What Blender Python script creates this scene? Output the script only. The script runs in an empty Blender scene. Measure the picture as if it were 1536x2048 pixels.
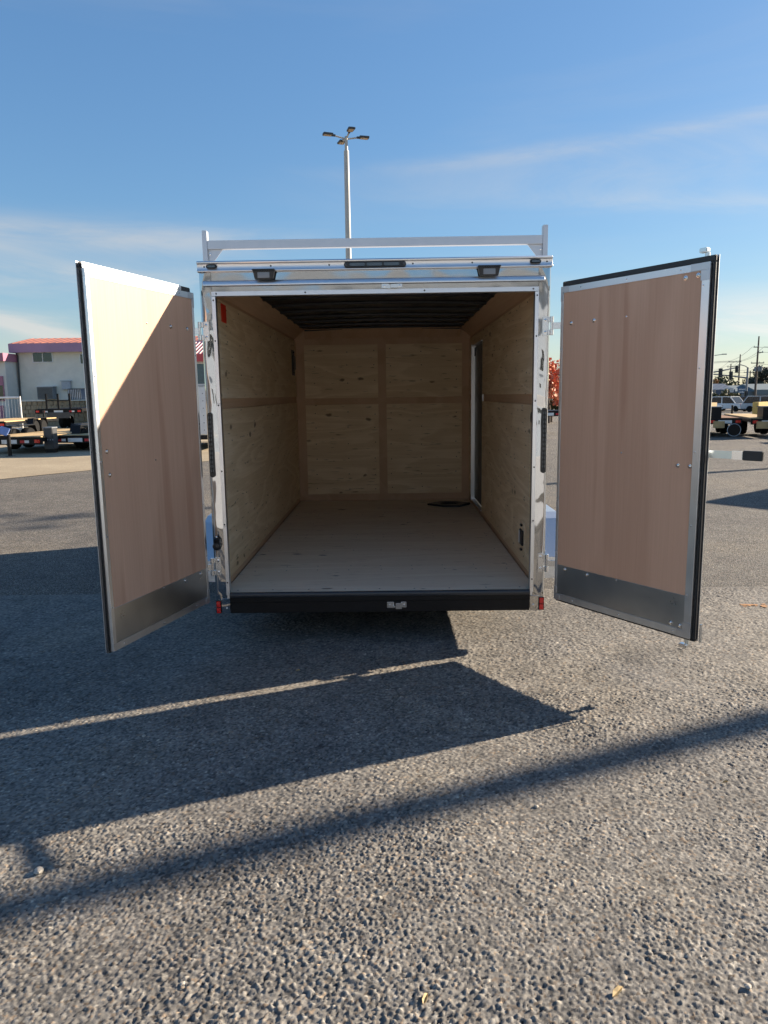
import bpy, bmesh, math, random
import numpy as np
from mathutils import Matrix, Vector, Euler
R = math.radians
rng = random.Random(7)
scene = bpy.context.scene
col = scene.collection

# ------------------------------------------------------------------ camera
cam_d = bpy.data.cameras.new('camera')
cam = bpy.data.objects.new('camera', cam_d)
col.objects.link(cam)
fw = Vector((-0.011092, 0.987054, -0.160007))
rt = Vector((0.999858, 0.008921, -0.014284))
up = Vector((0.012672, 0.160142, 0.987013))
M3 = Matrix((rt, up, -fw)).transposed()
cam.matrix_world = Matrix.Translation((0.0874, -4.5413, 1.6128)) @ M3.to_4x4()
cam_d.sensor_fit = 'VERTICAL'
cam_d.sensor_height = 36.0
cam_d.lens = 36.0 * 1450.4 / 2048
cam_d.clip_start = 0.05
cam_d.clip_end = 3000
scene.camera = cam

# ------------------------------------------------------------------ sky, sun, exposure
AZ, EL = 67.2, 21.5
SUN_STRENGTH, SKY_STRENGTH, EXPOSURE = 4.6, 0.068, 1.52
scene.view_settings.view_transform = 'Standard'
scene.view_settings.look = 'None'
scene.view_settings.gamma = 1.0
scene.view_settings.use_curve_mapping = False
scene.view_settings.exposure = EXPOSURE
scene.render.engine = 'CYCLES'
scene.cycles.max_bounces = 10
scene.cycles.diffuse_bounces = 6
scene.cycles.glossy_bounces = 5
scene.cycles.use_denoising = True
scene.cycles.caustics_reflective = False
scene.cycles.sample_clamp_indirect = 4.0

sun_dir = Vector((math.sin(R(AZ)) * math.cos(R(EL)), math.cos(R(AZ)) * math.cos(R(EL)), math.sin(R(EL))))
sl = bpy.data.lights.new('sun', 'SUN')
sl.energy = SUN_STRENGTH
sl.angle = R(0.53)
sl.color = (1.0, 0.86, 0.69)
so = bpy.data.objects.new('sun', sl)
col.objects.link(so)
so.rotation_euler = sun_dir.to_track_quat('Z', 'Y').to_euler()
so.location = (20, 10, 20)


class NT:
    """small wrapper to write node trees"""
    def __init__(self, tree):
        self.t = tree
        self.t.nodes.clear()

    def n(self, kind, **kw):
        nd = self.t.nodes.new(kind)
        for k, v in kw.items():
            if k.startswith('_'):
                setattr(nd, k[1:], v)
            else:
                key = int(k[1:]) if k[0] == 'i' and k[1:].isdigit() else k.replace('__', ' ')
                s = nd.inputs[key]
                if isinstance(v, bpy.types.NodeSocket):
                    self.t.links.new(v, s)
                else:
                    s.default_value = v
        return nd

    def link(self, a, b):
        self.t.links.new(a, b)

    def math(self, op, a, b=0.0, c=0.0, clamp=False):
        nd = self.n('ShaderNodeMath', _operation=op, _use_clamp=clamp, i0=a, i1=b, i2=c)
        return nd.outputs[0]

    def mix(self, f, a, b, mode='MIX'):
        nd = self.t.nodes.new('ShaderNodeMix')
        nd.data_type = 'RGBA'
        nd.blend_type = mode
        for s, v in ((nd.inputs[0], f), (nd.inputs[6], a), (nd.inputs[7], b)):
            if isinstance(v, bpy.types.NodeSocket):
                self.t.links.new(v, s)
            else:
                s.default_value = v if not isinstance(v, tuple) or len(v) == 4 else (*v, 1)
        return nd.outputs[2]

    def ramp(self, f, stops, interp='LINEAR'):
        nd = self.t.nodes.new('ShaderNodeValToRGB')
        nd.color_ramp.interpolation = interp
        e = nd.color_ramp.elements
        while len(e) < len(stops):
            e.new(0.5)
        for el, (p, c) in zip(e, stops):
            el.position = p
            el.color = (*c, 1) if isinstance(c, tuple) else (c, c, c, 1)
        self.t.links.new(f, nd.inputs[0])
        return nd.outputs[0]

    def rng(self, v, a, b, c=0.0, d=1.0, smooth=False):
        nd = self.n('ShaderNodeMapRange', _interpolation_type='SMOOTHSTEP' if smooth else 'LINEAR', i0=v, i1=a, i2=b, i3=c, i4=d)
        return nd.outputs[0]


world = bpy.data.worlds.new('World')
scene.world = world
world.use_nodes = True
w = NT(world.node_tree)
sky = w.n('ShaderNodeTexSky', _sky_type='NISHITA', _sun_disc=False, _sun_elevation=R(EL), _sun_rotation=R(AZ),
          _altitude=300.0, _air_density=1.0, _dust_density=0.6, _ozone_density=3.0)
geo = w.n('ShaderNodeTexCoord')
sep = w.n('ShaderNodeSeparateXYZ', Vector=geo.outputs['Generated'])
dx, dy, dz = sep.outputs
el_deg = w.math('MULTIPLY', w.math('ARCSINE', dz), 57.2958)
az_deg = w.math('MULTIPLY', w.math('ARCTAN2', dx, dy), 57.2958)
# wispy cirrus: noise in (azimuth, elevation) stretched sideways, gathered in streaks
vec = w.n('ShaderNodeCombineXYZ', X=w.math('MULTIPLY', az_deg, 0.05), Y=w.math('ADD', w.math('MULTIPLY', el_deg, 0.30), w.math('MULTIPLY', az_deg, 0.012)), Z=0.0).outputs[0]
nz = w.n('ShaderNodeTexNoise', Vector=vec, Scale=1.0, Detail=7.0, Roughness=0.62, Distortion=0.9).outputs[0]
vec2 = w.n('ShaderNodeCombineXYZ', X=w.math('MULTIPLY', az_deg, 0.022), Y=w.math('MULTIPLY', el_deg, 0.16), Z=4.3).outputs[0]
nz2 = w.n('ShaderNodeTexNoise', Vector=vec2, Scale=1.0, Detail=5.0, Roughness=0.55, Distortion=0.5).outputs[0]


def streak(az0, az1, soft, el0, slope, half, amt):
    c = w.math('ADD', el0, w.math('MULTIPLY', w.math('SUBTRACT', az_deg, az0), slope))
    d = w.math('DIVIDE', w.math('SUBTRACT', el_deg, c), half)
    g = w.math('POWER', 2.718, w.math('MULTIPLY', w.math('MULTIPLY', d, d), -1.0))
    wnd = w.math('MULTIPLY', w.rng(az_deg, az0 - soft, az0 + soft, smooth=True), w.rng(az_deg, az1 + soft, az1 - soft, smooth=True))
    return w.math('MULTIPLY', w.math('MULTIPLY', g, wnd), amt)


cl = 0.0
for s_ in ((-44, -9, 9, 10.6, 0.02, 1.1, 0.75), (-44, -11, 9, 8.6, -0.01, 1.2, 0.70), (-50, -18, 4, 11.5, -0.27, 0.7, 0.9), (-44, -14, 6, 5.6, 0.0, 0.6, 0.35),
           (0, 60, 12, 16.1, 0.05, 0.55, 0.42), (0, 60, 14, 14.6, 0.03, 1.8, 0.36), (12, 60, 6, 13.6, -0.10, 0.7, 0.42), (21, 60, 4, 4.6, 0.0, 1.7, 0.85),
           (-90, 90, 30, 2.0, 0.0, 4.0, 0.55), (70, 200, 20, 16, 0.05, 3.0, 0.6), (-200, -60, 15, 12, 0.03, 3.0, 0.6), (-200, -70, 15, 27, 0.05, 3.5, 0.5)):
    cl = w.math('ADD', cl, streak(*s_))
body = w.rng(nz, 0.30, 0.68, smooth=True)
dens = w.math('MULTIPLY', cl, w.math('ADD', w.math('MULTIPLY', body, 0.85), 0.15))
veil = w.math('MULTIPLY', w.rng(nz2, 0.48, 0.8, smooth=True), w.math('MULTIPLY', w.rng(el_deg, 0, 10, smooth=True), 0.16))
dens = w.math('ADD', dens, veil, clamp=True)
hs = w.n('ShaderNodeHueSaturation', Hue=0.5, Saturation=1.10, Value=1.0, Color=sky.outputs[0]).outputs[0]
lum = w.n('ShaderNodeRGBToBW', Color=sky.outputs[0]).outputs[0]
comp = w.math('POWER', w.math('DIVIDE', w.math('MAXIMUM', lum, 0.15), 1.5), -0.36)
hs = w.n('ShaderNodeVectorMath', _operation='SCALE', i0=hs, Scale=comp).outputs[0]
hs = w.n('ShaderNodeVectorMath', _operation='MULTIPLY', i0=hs, i1=(0.97, 1.015, 1.0)).outputs[0]
lum = w.math('MULTIPLY', lum, comp)
white = w.n('ShaderNodeVectorMath', _operation='SCALE', i0=(1.0, 0.97, 0.93), Scale=w.math('ADD', w.math('MULTIPLY', lum, 0.75), 1.9)).outputs[0]
skyc = w.mix(w.math('MULTIPLY', dens, 0.75), hs, white)
bg = w.n('ShaderNodeBackground', Color=skyc, Strength=SKY_STRENGTH)
out = w.n('ShaderNodeOutputWorld')
w.link(bg.outputs[0], out.inputs[0])

# ------------------------------------------------------------------ materials
MATS = {}


def new_mat(name):
    m = bpy.data.materials.new(name)
    m.use_nodes = True
    MATS[name] = m
    nt = NT(m.node_tree)
    o = nt.n('ShaderNodeOutputMaterial')
    b = nt.n('ShaderNodeBsdfPrincipled')
    nt.link(b.outputs[0], o.inputs[0])
    return m, nt, b


def setp(nt, b, **kw):
    for k, v in kw.items():
        s = b.inputs[k.replace('__', ' ')]
        if isinstance(v, bpy.types.NodeSocket):
            nt.link(v, s)
        else:
            s.default_value = (*v, 1) if isinstance(v, tuple) and len(v) == 3 and s.type == 'RGBA' else v


def simple(name, c, rough=0.5, metal=0.0, vary=0.12, scale=6.0, bump=0.0, bscale=60.0, spec=0.5, coat=0.0):
    m, nt, b = new_mat(name)
    tc = nt.n('ShaderNodeTexCoord').outputs['Object']
    nz = nt.n('ShaderNodeTexNoise', Vector=tc, Scale=scale, Detail=5.0, Roughness=0.6).outputs[0]
    c0 = tuple(x * (1 - vary) for x in c)
    c1 = tuple(min(1, x * (1 + vary)) for x in c)
    setp(nt, b, Base__Color=nt.mix(nt.rng(nz, 0.3, 0.7), c0, c1), Metallic=metal,
         Roughness=nt.rng(nz, 0.3, 0.7, max(0.02, rough * 0.85), min(1, rough * 1.15)), Coat__Weight=coat)
    b.inputs['Specular IOR Level'].default_value = spec
    if bump:
        nb = nt.n('ShaderNodeTexNoise', Vector=tc, Scale=bscale, Detail=3.0).outputs[0]
        bp = nt.n('ShaderNodeBump', Strength=bump, Distance=0.01, Height=nb)
        nt.link(bp.outputs[0], b.inputs['Normal'])
    return m


def asphalt(name, near):
    m, nt, b = new_mat(name)
    tc = nt.n('ShaderNodeTexCoord').outputs['Object']
    big = nt.n('ShaderNodeTexNoise', Vector=tc, Scale=0.55, Detail=6.0, Roughness=0.6).outputs[0]
    mid = nt.n('ShaderNodeTexNoise', Vector=tc, Scale=5.0, Detail=5.0, Roughness=0.65).outputs[0]
    if near:
        a = nt.n('ShaderNodeAttribute', _attribute_name='stone')
        s = nt.n('ShaderNodeSeparateColor', Color=a.outputs['Color'])
        r0, hgt, r2 = s.outputs
    else:
        warp = nt.n('ShaderNodeTexNoise', Vector=tc, Scale=160.0, Detail=1.0)
        v3 = nt.n('ShaderNodeVectorMath', _operation='MULTIPLY_ADD', i0=warp.outputs['Color'], i1=(0.004, 0.004, 0.0), i2=tc).outputs[0]
        vo = nt.n('ShaderNodeTexVoronoi', Vector=v3, Scale=100.0)
        s = nt.n('ShaderNodeSeparateColor', Color=vo.outputs['Color'])
        r0, r2 = s.outputs[0], s.outputs[2]
        hgt = nt.math('SUBTRACT', 1.0, nt.math('MULTIPLY', vo.outputs['Distance'], 1.15), clamp=True)
    stone = nt.ramp(r0, [(0.0, (0.085, 0.080, 0.075)), (0.2, (0.150, 0.142, 0.130)), (0.5, (0.228, 0.212, 0.188)), (0.8, (0.295, 0.272, 0.236)), (0.95, (0.38, 0.355, 0.31)), (1.0, (0.60, 0.54, 0.43))])
    tint = nt.mix(nt.rng(r2, 0.75, 0.95), (1, 1, 1), (1.08, 0.90, 0.74))
    stone = nt.mix(1.0, stone, tint, 'MULTIPLY')
    bit = (0.026, 0.025, 0.025)
    c = nt.mix(nt.rng(hgt, 0.12, 0.5), bit, stone)
    c = nt.mix(1.0, c, nt.ramp(big, [(0.3, (0.60, 0.60, 0.61)), (0.5, (0.82, 0.82, 0.82)), (0.72, (1.00, 0.96, 0.88))]), 'MULTIPLY')
    c = nt.mix(1.0, c, nt.ramp(mid, [(0.3, 0.77), (0.5, 1.0), (0.7, 1.15)]), 'MULTIPLY')
    # old oil stains
    st_ = nt.n('ShaderNodeTexNoise', Vector=tc, Scale=0.9, Detail=4.0, Roughness=0.55).outputs[0]
    c = nt.mix(nt.math('MULTIPLY', nt.rng(st_, 0.62, 0.74, smooth=True), 0.45), c, (0.035, 0.034, 0.034))
    # hairline cracks
    wv = nt.n('ShaderNodeTexNoise', Vector=tc, Scale=1.6, Detail=4.0).outputs['Color']
    v4 = nt.n('ShaderNodeVectorMath', _operation='MULTIPLY_ADD', i0=wv, i1=(0.9, 0.9, 0.0), i2=tc).outputs[0]
    cr = nt.n('ShaderNodeTexVoronoi', Vector=v4, Scale=0.42, _feature='DISTANCE_TO_EDGE').outputs['Distance']
    crack = nt.math('MULTIPLY', nt.rng(cr, 0.006, 0.0018), nt.rng(big, 0.53, 0.60))
    c = nt.mix(nt.math('MULTIPLY', crack, 0.45), c, (0.028, 0.028, 0.028))
    setp(nt, b, Base__Color=c, Roughness=0.82)
    b.inputs['Specular IOR Level'].default_value = 0.3
    if near:
        fb = nt.n('ShaderNodeTexNoise', Vector=tc, Scale=420.0, Detail=2.0).outputs[0]
        bp = nt.n('ShaderNodeBump', Strength=0.5, Distance=0.002, Height=fb)
    else:
        bp = nt.n('ShaderNodeBump', Strength=1.0, Distance=0.0065, Height=nt.math('ADD', hgt, nt.math('MULTIPLY', r0, 0.5)))
    nt.link(bp.outputs[0], b.inputs['Normal'])
    return m


def gravel(name, c0, c1):
    m, nt, b = new_mat(name)
    tc = nt.n('ShaderNodeTexCoord').outputs['Object']
    n1 = nt.n('ShaderNodeTexNoise', Vector=tc, Scale=0.5, Detail=8.0, Roughness=0.7).outputs[0]
    n2 = nt.n('ShaderNodeTexNoise', Vector=tc, Scale=30.0, Detail=3.0).outputs[0]
    c = nt.mix(nt.rng(n1, 0.35, 0.65), c0, c1)
    c = nt.mix(1.0, c, nt.ramp(n2, [(0.3, 0.75), (0.7, 1.15)]), 'MULTIPLY')
    setp(nt, b, Base__Color=c, Roughness=0.9)
    bp = nt.n('ShaderNodeBump', Strength=0.6, Distance=0.02, Height=n2)
    nt.link(bp.outputs[0], b.inputs['Normal'])
    return m


def wood(name, axis, light, dark, knot, fine=1.0, knots=True, rings=5.0, rough=0.6, streak=(1.0, 1.0)):
    """axis: 'X','Y','Z' - the direction the grain runs in (object space)"""
    m, nt, b = new_mat(name)
    tc = nt.n('ShaderNodeTexCoord').outputs['Object']
    oi = nt.n('ShaderNodeObjectInfo').outputs['Random']
    off = nt.math('MULTIPLY', oi, 37.0)
    tc = nt.n('ShaderNodeVectorMath', _operation='ADD', i0=tc, i1=nt.n('ShaderNodeCombineXYZ', X=off, Y=off, Z=off).outputs[0]).outputs[0]

    def scaled(along, across):
        s = [across, across, across]
        s['XYZ'.index(axis)] = along
        return nt.n('ShaderNodeVectorMath', _operation='MULTIPLY', i0=tc, i1=tuple(s)).outputs[0]
    n1 = nt.n('ShaderNodeTexNoise', Vector=scaled(0.45, 2.6), Scale=1.0, Detail=3.0, Roughness=0.45, Distortion=0.35).outputs[0]
    band = nt.math('FRACT', nt.math('MULTIPLY', n1, rings))
    ring = nt.math('MULTIPLY', nt.rng(band, 0.0, 0.55, smooth=True), nt.rng(band, 1.0, 0.85, smooth=True))
    n2 = nt.n('ShaderNodeTexNoise', Vector=scaled(1.6, 75.0 * fine), Scale=1.0, Detail=5.0, Roughness=0.72).outputs[0]
    n3 = nt.n('ShaderNodeTexNoise', Vector=scaled(0.35, 7.0), Scale=1.0, Detail=3.0).outputs[0]
    f = nt.math('ADD', nt.math('MULTIPLY', ring, 0.40), nt.math('ADD', nt.math('MULTIPLY', nt.rng(n2, 0.32, 0.68), 0.42), nt.math('MULTIPLY', nt.rng(n3, 0.25, 0.75), 0.32 * streak[0])), clamp=True)
    c = nt.mix(f, light, dark)
    if streak[1] > 1:
        n5 = nt.n('ShaderNodeTexNoise', Vector=scaled(0.5, 9.0), Scale=1.0, Detail=2.0).outputs[0]
        c = nt.mix(nt.math('MULTIPLY', nt.rng(n5, 0.6, 0.72, smooth=True), 0.28), c, knot)
    if knots:
        v = nt.n('ShaderNodeVectorMath', _operation='ADD', i0=scaled(4.2, 8.5), i1=nt.n('ShaderNodeVectorMath', _operation='SCALE', i0=nt.n('ShaderNodeTexNoise', Vector=tc, Scale=9.0, Detail=2.0).outputs['Color'], Scale=0.35).outputs[0]).outputs[0]
        vo = nt.n('ShaderNodeTexVoronoi', Vector=v, Scale=1.0)
        rv = nt.n('ShaderNodeSeparateColor', Color=vo.outputs['Color']).outputs
        rad = nt.math('MULTIPLY', nt.math('MULTIPLY', rv[0], rv[0]), 0.17)
        k = nt.math('MULTIPLY', nt.rng(nt.math('SUBTRACT', vo.outputs['Distance'], rad), 0.09, -0.02, smooth=True), nt.rng(rv[1], 0.40, 0.46))
        c = nt.mix(nt.math('MULTIPLY', k, 0.8), c, knot)
        # short dark checks along the grain
        n4 = nt.n('ShaderNodeTexNoise', Vector=scaled(7.0, 60.0), Scale=1.0, Detail=1.0).outputs[0]
        c = nt.mix(nt.math('MULTIPLY', nt.rng(n4, 0.68, 0.76), 0.55), c, knot)
    setp(nt, b, Base__Color=c, Roughness=nt.rng(n2, 0.3, 0.7, rough * 0.9, min(1, rough * 1.15)))
    b.inputs['Specular IOR Level'].default_value = 0.35
    bp = nt.n('ShaderNodeBump', Strength=0.25, Distance=0.0015, Height=n2)
    nt.link(bp.outputs[0], b.inputs['Normal'])
    return m


def metal(name, c, rough, wave=0.0, wscale=3.0, brush=None, speck=0.0, stretch=1.0):
    m, nt, b = new_mat(name)
    tc = nt.n('ShaderNodeTexCoord').outputs['Object']
    nz = nt.n('ShaderNodeTexNoise', Vector=tc, Scale=9.0, Detail=6.0, Roughness=0.6).outputs[0]
    sm = nt.n('ShaderNodeTexNoise', Vector=tc, Scale=70.0, Detail=4.0).outputs[0]
    rr = nt.math('ADD', nt.rng(nz, 0.3, 0.7, rough * 0.9, rough * 1.1), nt.math('MULTIPLY', nt.rng(sm, 0.55, 0.8), rough * speck))
    setp(nt, b, Base__Color=nt.mix(nt.rng(nz, 0.3, 0.7), tuple(x * 0.93 for x in c), c), Metallic=1.0, Roughness=rr)
    h, st, ds = None, 0.2, 0.001
    if brush:
        s = [400.0, 400.0, 400.0]
        s['XYZ'.index(brush)] = 4.0
        h = nt.n('ShaderNodeTexNoise', Vector=nt.n('ShaderNodeVectorMath', _operation='MULTIPLY', i0=tc, i1=tuple(s)).outputs[0], Scale=1.0, Detail=2.0).outputs[0]
    if wave:
        h = nt.n('ShaderNodeTexNoise', Vector=nt.n('ShaderNodeVectorMath', _operation='MULTIPLY', i0=tc, i1=(1.0, 1.0, stretch)).outputs[0], Scale=wscale, Detail=1.5, Roughness=0.4, Distortion=0.4).outputs[0]
        st, ds = 1.0, wave
    if h:
        bp = nt.n('ShaderNodeBump', Strength=st, Distance=ds, Height=h)
        nt.link(bp.outputs[0], b.inputs['Normal'])
    return m


M_ASN = asphalt('asphalt_near', True)
M_ASF = asphalt('asphalt_far', False)
M_GRAV = gravel('tan_gravel', (0.30, 0.235, 0.15), (0.40, 0.325, 0.215))
M_LUAN = wood('luan_door', 'Z', (0.68, 0.43, 0.295), (0.55, 0.325, 0.215), (0.36, 0.15, 0.08), fine=1.35, knots=False, rings=2.0, rough=0.45, streak=(0.55, 2.0))
M_LUANY = wood('luan_liner', 'Y', (0.66, 0.45, 0.29), (0.52, 0.335, 0.20), (0.20, 0.10, 0.05), knots=False, rings=2.0)
M_PLYY = wood('plywood_along', 'Y', (0.88, 0.72, 0.50), (0.66, 0.49, 0.29), (0.10, 0.055, 0.025), rings=9.0)
M_PLYX = wood('plywood_across', 'X', (0.88, 0.72, 0.50), (0.66, 0.49, 0.29), (0.10, 0.055, 0.025), rings=9.0)
M_FLOOR = wood('plywood_floor', 'X', (0.90, 0.78, 0.60), (0.78, 0.64, 0.47), (0.14, 0.09, 0.06), fine=0.7, rings=6.0, rough=0.6)
M_CHROME = metal('polished_stainless', (0.56, 0.57, 0.58), 0.05, wave=0.018, wscale=7.0, stretch=0.45)
M_HEADER = metal('polished_header', (0.58, 0.60, 0.62), 0.06, wave=0.006, wscale=3.0)
M_ALU = metal('aluminium_trim', (0.82, 0.83, 0.84), 0.34)
M_ALUX = metal('aluminium_rail', (0.74, 0.76, 0.78), 0.38)
M_MILL = metal('mill_aluminium', (0.62, 0.63, 0.65), 0.42)
M_KICK = metal('steel_kick_plate', (0.62, 0.62, 0.60), 0.30, wave=0.003, wscale=2.0)
M_GALV = metal('galvanised_steel', (0.70, 0.76, 0.77), 0.30, speck=0.5)
M_ZINC = metal('zinc_bolt', (0.74, 0.75, 0.76), 0.16)
M_HINGE = metal('zinc_hinge', (0.72, 0.73, 0.73), 0.25)
M_BLACK = simple('black_paint', (0.008, 0.008, 0.009), 0.45, bump=0.08, spec=0.25)
M_BLACKC = simple('black_ceiling', (0.007, 0.0075, 0.010), 0.38)
M_SILL = simple('black_sill', (0.03, 0.034, 0.04), 0.35)
M_RUB = simple('black_rubber', (0.016, 0.018, 0.021), 0.42, bump=0.1, bscale=200)
M_TYRE = simple('tyre_rubber', (0.016, 0.016, 0.016), 0.9, bump=0.3, bscale=80, spec=0.15)
M_PLAS = simple('black_plastic', (0.015, 0.016, 0.018), 0.35)
M_WHITEP = simple('white_paint', (0.78, 0.78, 0.77), 0.35, vary=0.05, coat=0.3)
M_ORANGE = simple('orange_red_sticker', (0.75, 0.035, 0.012), 0.45, vary=0.04)
M_TAN = simple('tan_lumber', (0.52, 0.36, 0.17), 0.7, vary=0.2, scale=3)
M_BROWN = simple('brown_lumber', (0.26, 0.13, 0.06), 0.7, vary=0.2, scale=3)
M_CREAM = simple('cream_stucco', (0.80, 0.765, 0.66), 0.85, vary=0.08, scale=1.5, bump=0.2)
M_CREAM2 = simple('grey_stucco', (0.70, 0.68, 0.62), 0.85, vary=0.08, scale=1.5, bump=0.2)
M_ROOF = simple('orange_metal_roof', (0.38, 0.145, 0.095), 0.45, vary=0.15, scale=0.8)
M_REDROOF = simple('red_metal_roof', (0.50, 0.07, 0.08), 0.4, vary=0.15, scale=0.8)
M_PURP = simple('mauve_fascia', (0.42, 0.25, 0.37), 0.55, vary=0.12, scale=0.8)
M_MAGE = simple('magenta_fascia', (0.40, 0.16, 0.23), 0.5, vary=0.12, scale=0.8)
M_GLASS = simple('dark_window_glass', (0.02, 0.025, 0.03), 0.06, vary=0.3, spec=0.9)
M_BLUEGL = simple('blue_window_glass', (0.02, 0.06, 0.11), 0.06, vary=0.2, spec=0.9)
M_GREYM = simple('grey_metal', (0.22, 0.23, 0.24), 0.5)
M_DGREY = simple('dark_grey_metal', (0.06, 0.062, 0.065), 0.5)
M_LGREY = simple('light_grey_metal', (0.42, 0.45, 0.48), 0.5)
M_POLE = simple('pale_pole_paint', (0.44, 0.43, 0.40), 0.5, vary=0.06)
M_WOODP = simple('weathered_pole_wood', (0.12, 0.095, 0.075), 0.9, vary=0.25, scale=4)
M_STONE = simple('tan_block_stone', (0.34, 0.26, 0.17), 0.9, vary=0.35, scale=6, bump=0.5, bscale=12)
M_BLUEP = simple('pale_blue_plastic', (0.22, 0.30, 0.55), 0.4)
M_CARW = simple('white_car_paint', (0.74, 0.75, 0.76), 0.25, vary=0.04, coat=0.6)
M_CARS = simple('silver_car_paint', (0.42, 0.46, 0.50), 0.25, vary=0.05, coat=0.6)
M_CARB = simple('dark_blue_car_paint', (0.05, 0.09, 0.16), 0.25, vary=0.1, coat=0.6)
M_CARR = simple('maroon_car_paint', (0.18, 0.05, 0.04), 0.25, vary=0.1, coat=0.6)
M_YEL = simple('yellow_panel', (0.62, 0.42, 0.12), 0.55, vary=0.1)
M_SIGNB = simple('blue_sign', (0.05, 0.11, 0.20), 0.5)
M_SHOPB = simple('dark_blue_shop', (0.06, 0.09, 0.14), 0.7)
M_SHOPG = simple('grey_shop', (0.22, 0.23, 0.24), 0.8)
M_SHOPR = simple('red_brown_shop', (0.30, 0.10, 0.08), 0.8)
M_SHOPT = simple('tan_shop', (0.50, 0.42, 0.33), 0.8)
M_TEAL = simple('grey_green_roof', (0.16, 0.20, 0.21), 0.7)
M_BARK = simple('bark', (0.09, 0.065, 0.05), 0.9, vary=0.3, scale=8, bump=0.5)


def plain_lens(name, c, rough=0.15, em=0.0, ribs=None):
    m, nt, b = new_mat(name)
    tc = nt.n('ShaderNodeTexCoord').outputs['Object']
    wv = nt.n('ShaderNodeTexWave', Vector=tc, Scale=60.0, _bands_direction=ribs or 'Z').outputs[0]
    setp(nt, b, Base__Color=nt.mix(wv, tuple(x * 0.6 for x in c), c), Roughness=rough, Coat__Weight=0.6)
    bp = nt.n('ShaderNodeBump', Strength=0.4, Distance=0.002, Height=wv)
    nt.link(bp.outputs[0], b.inputs['Normal'])
    return m


M_REDL = plain_lens('red_reflector_lens', (0.95, 0.016, 0.010))
M_CLEARL = plain_lens('clear_led_lens', (0.30, 0.32, 0.34), 0.1)
M_SMOKE = plain_lens('smoked_lens', (0.12, 0.14, 0.15), 0.1, ribs='X')
M_REDT = simple('red_reflective_tape', (0.62, 0.02, 0.03), 0.35)
M_WHT = simple('white_reflective_tape', (0.80, 0.80, 0.78), 0.35)


def tread_plate():
    m, nt, b = new_mat('tread_plate')
    tc = nt.n('ShaderNodeTexCoord').outputs['Object']
    v = nt.n('ShaderNodeTexVoronoi', Vector=tc, Scale=48.0).outputs['Distance']
    setp(nt, b, Base__Color=(0.62, 0.63, 0.64), Metallic=0.8, Roughness=0.34)
    bp = nt.n('ShaderNodeBump', Strength=0.35, Distance=0.002, Height=nt.rng(v, 0.15, 0.4))
    nt.link(bp.outputs[0], b.inputs['Normal'])
    return m


M_TREAD = tread_plate()


def leaf_mat(name, c0, c1):
    m, nt, b = new_mat(name)
    oi = nt.n('ShaderNodeNewGeometry').outputs['Random Per Island']
    setp(nt, b, Base__Color=nt.mix(oi, c0, c1), Roughness=0.6)
    b.inputs['Transmission Weight'].default_value = 0.0
    return m


M_LEAFR = leaf_mat('red_leaves', (0.55, 0.09, 0.05), (0.65, 0.30, 0.15))
M_LEAFO = leaf_mat('orange_leaves', (0.35, 0.12, 0.035), (0.32, 0.19, 0.06))
M_LEAFG = leaf_mat('green_leaves', (0.035, 0.055, 0.022), (0.085, 0.11, 0.045))
M_LEAFY = leaf_mat('olive_leaves', (0.09, 0.085, 0.03), (0.18, 0.15, 0.05))
M_LEAFD = leaf_mat('dark_leaves', (0.030, 0.042, 0.030), (0.06, 0.075, 0.05))


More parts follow.
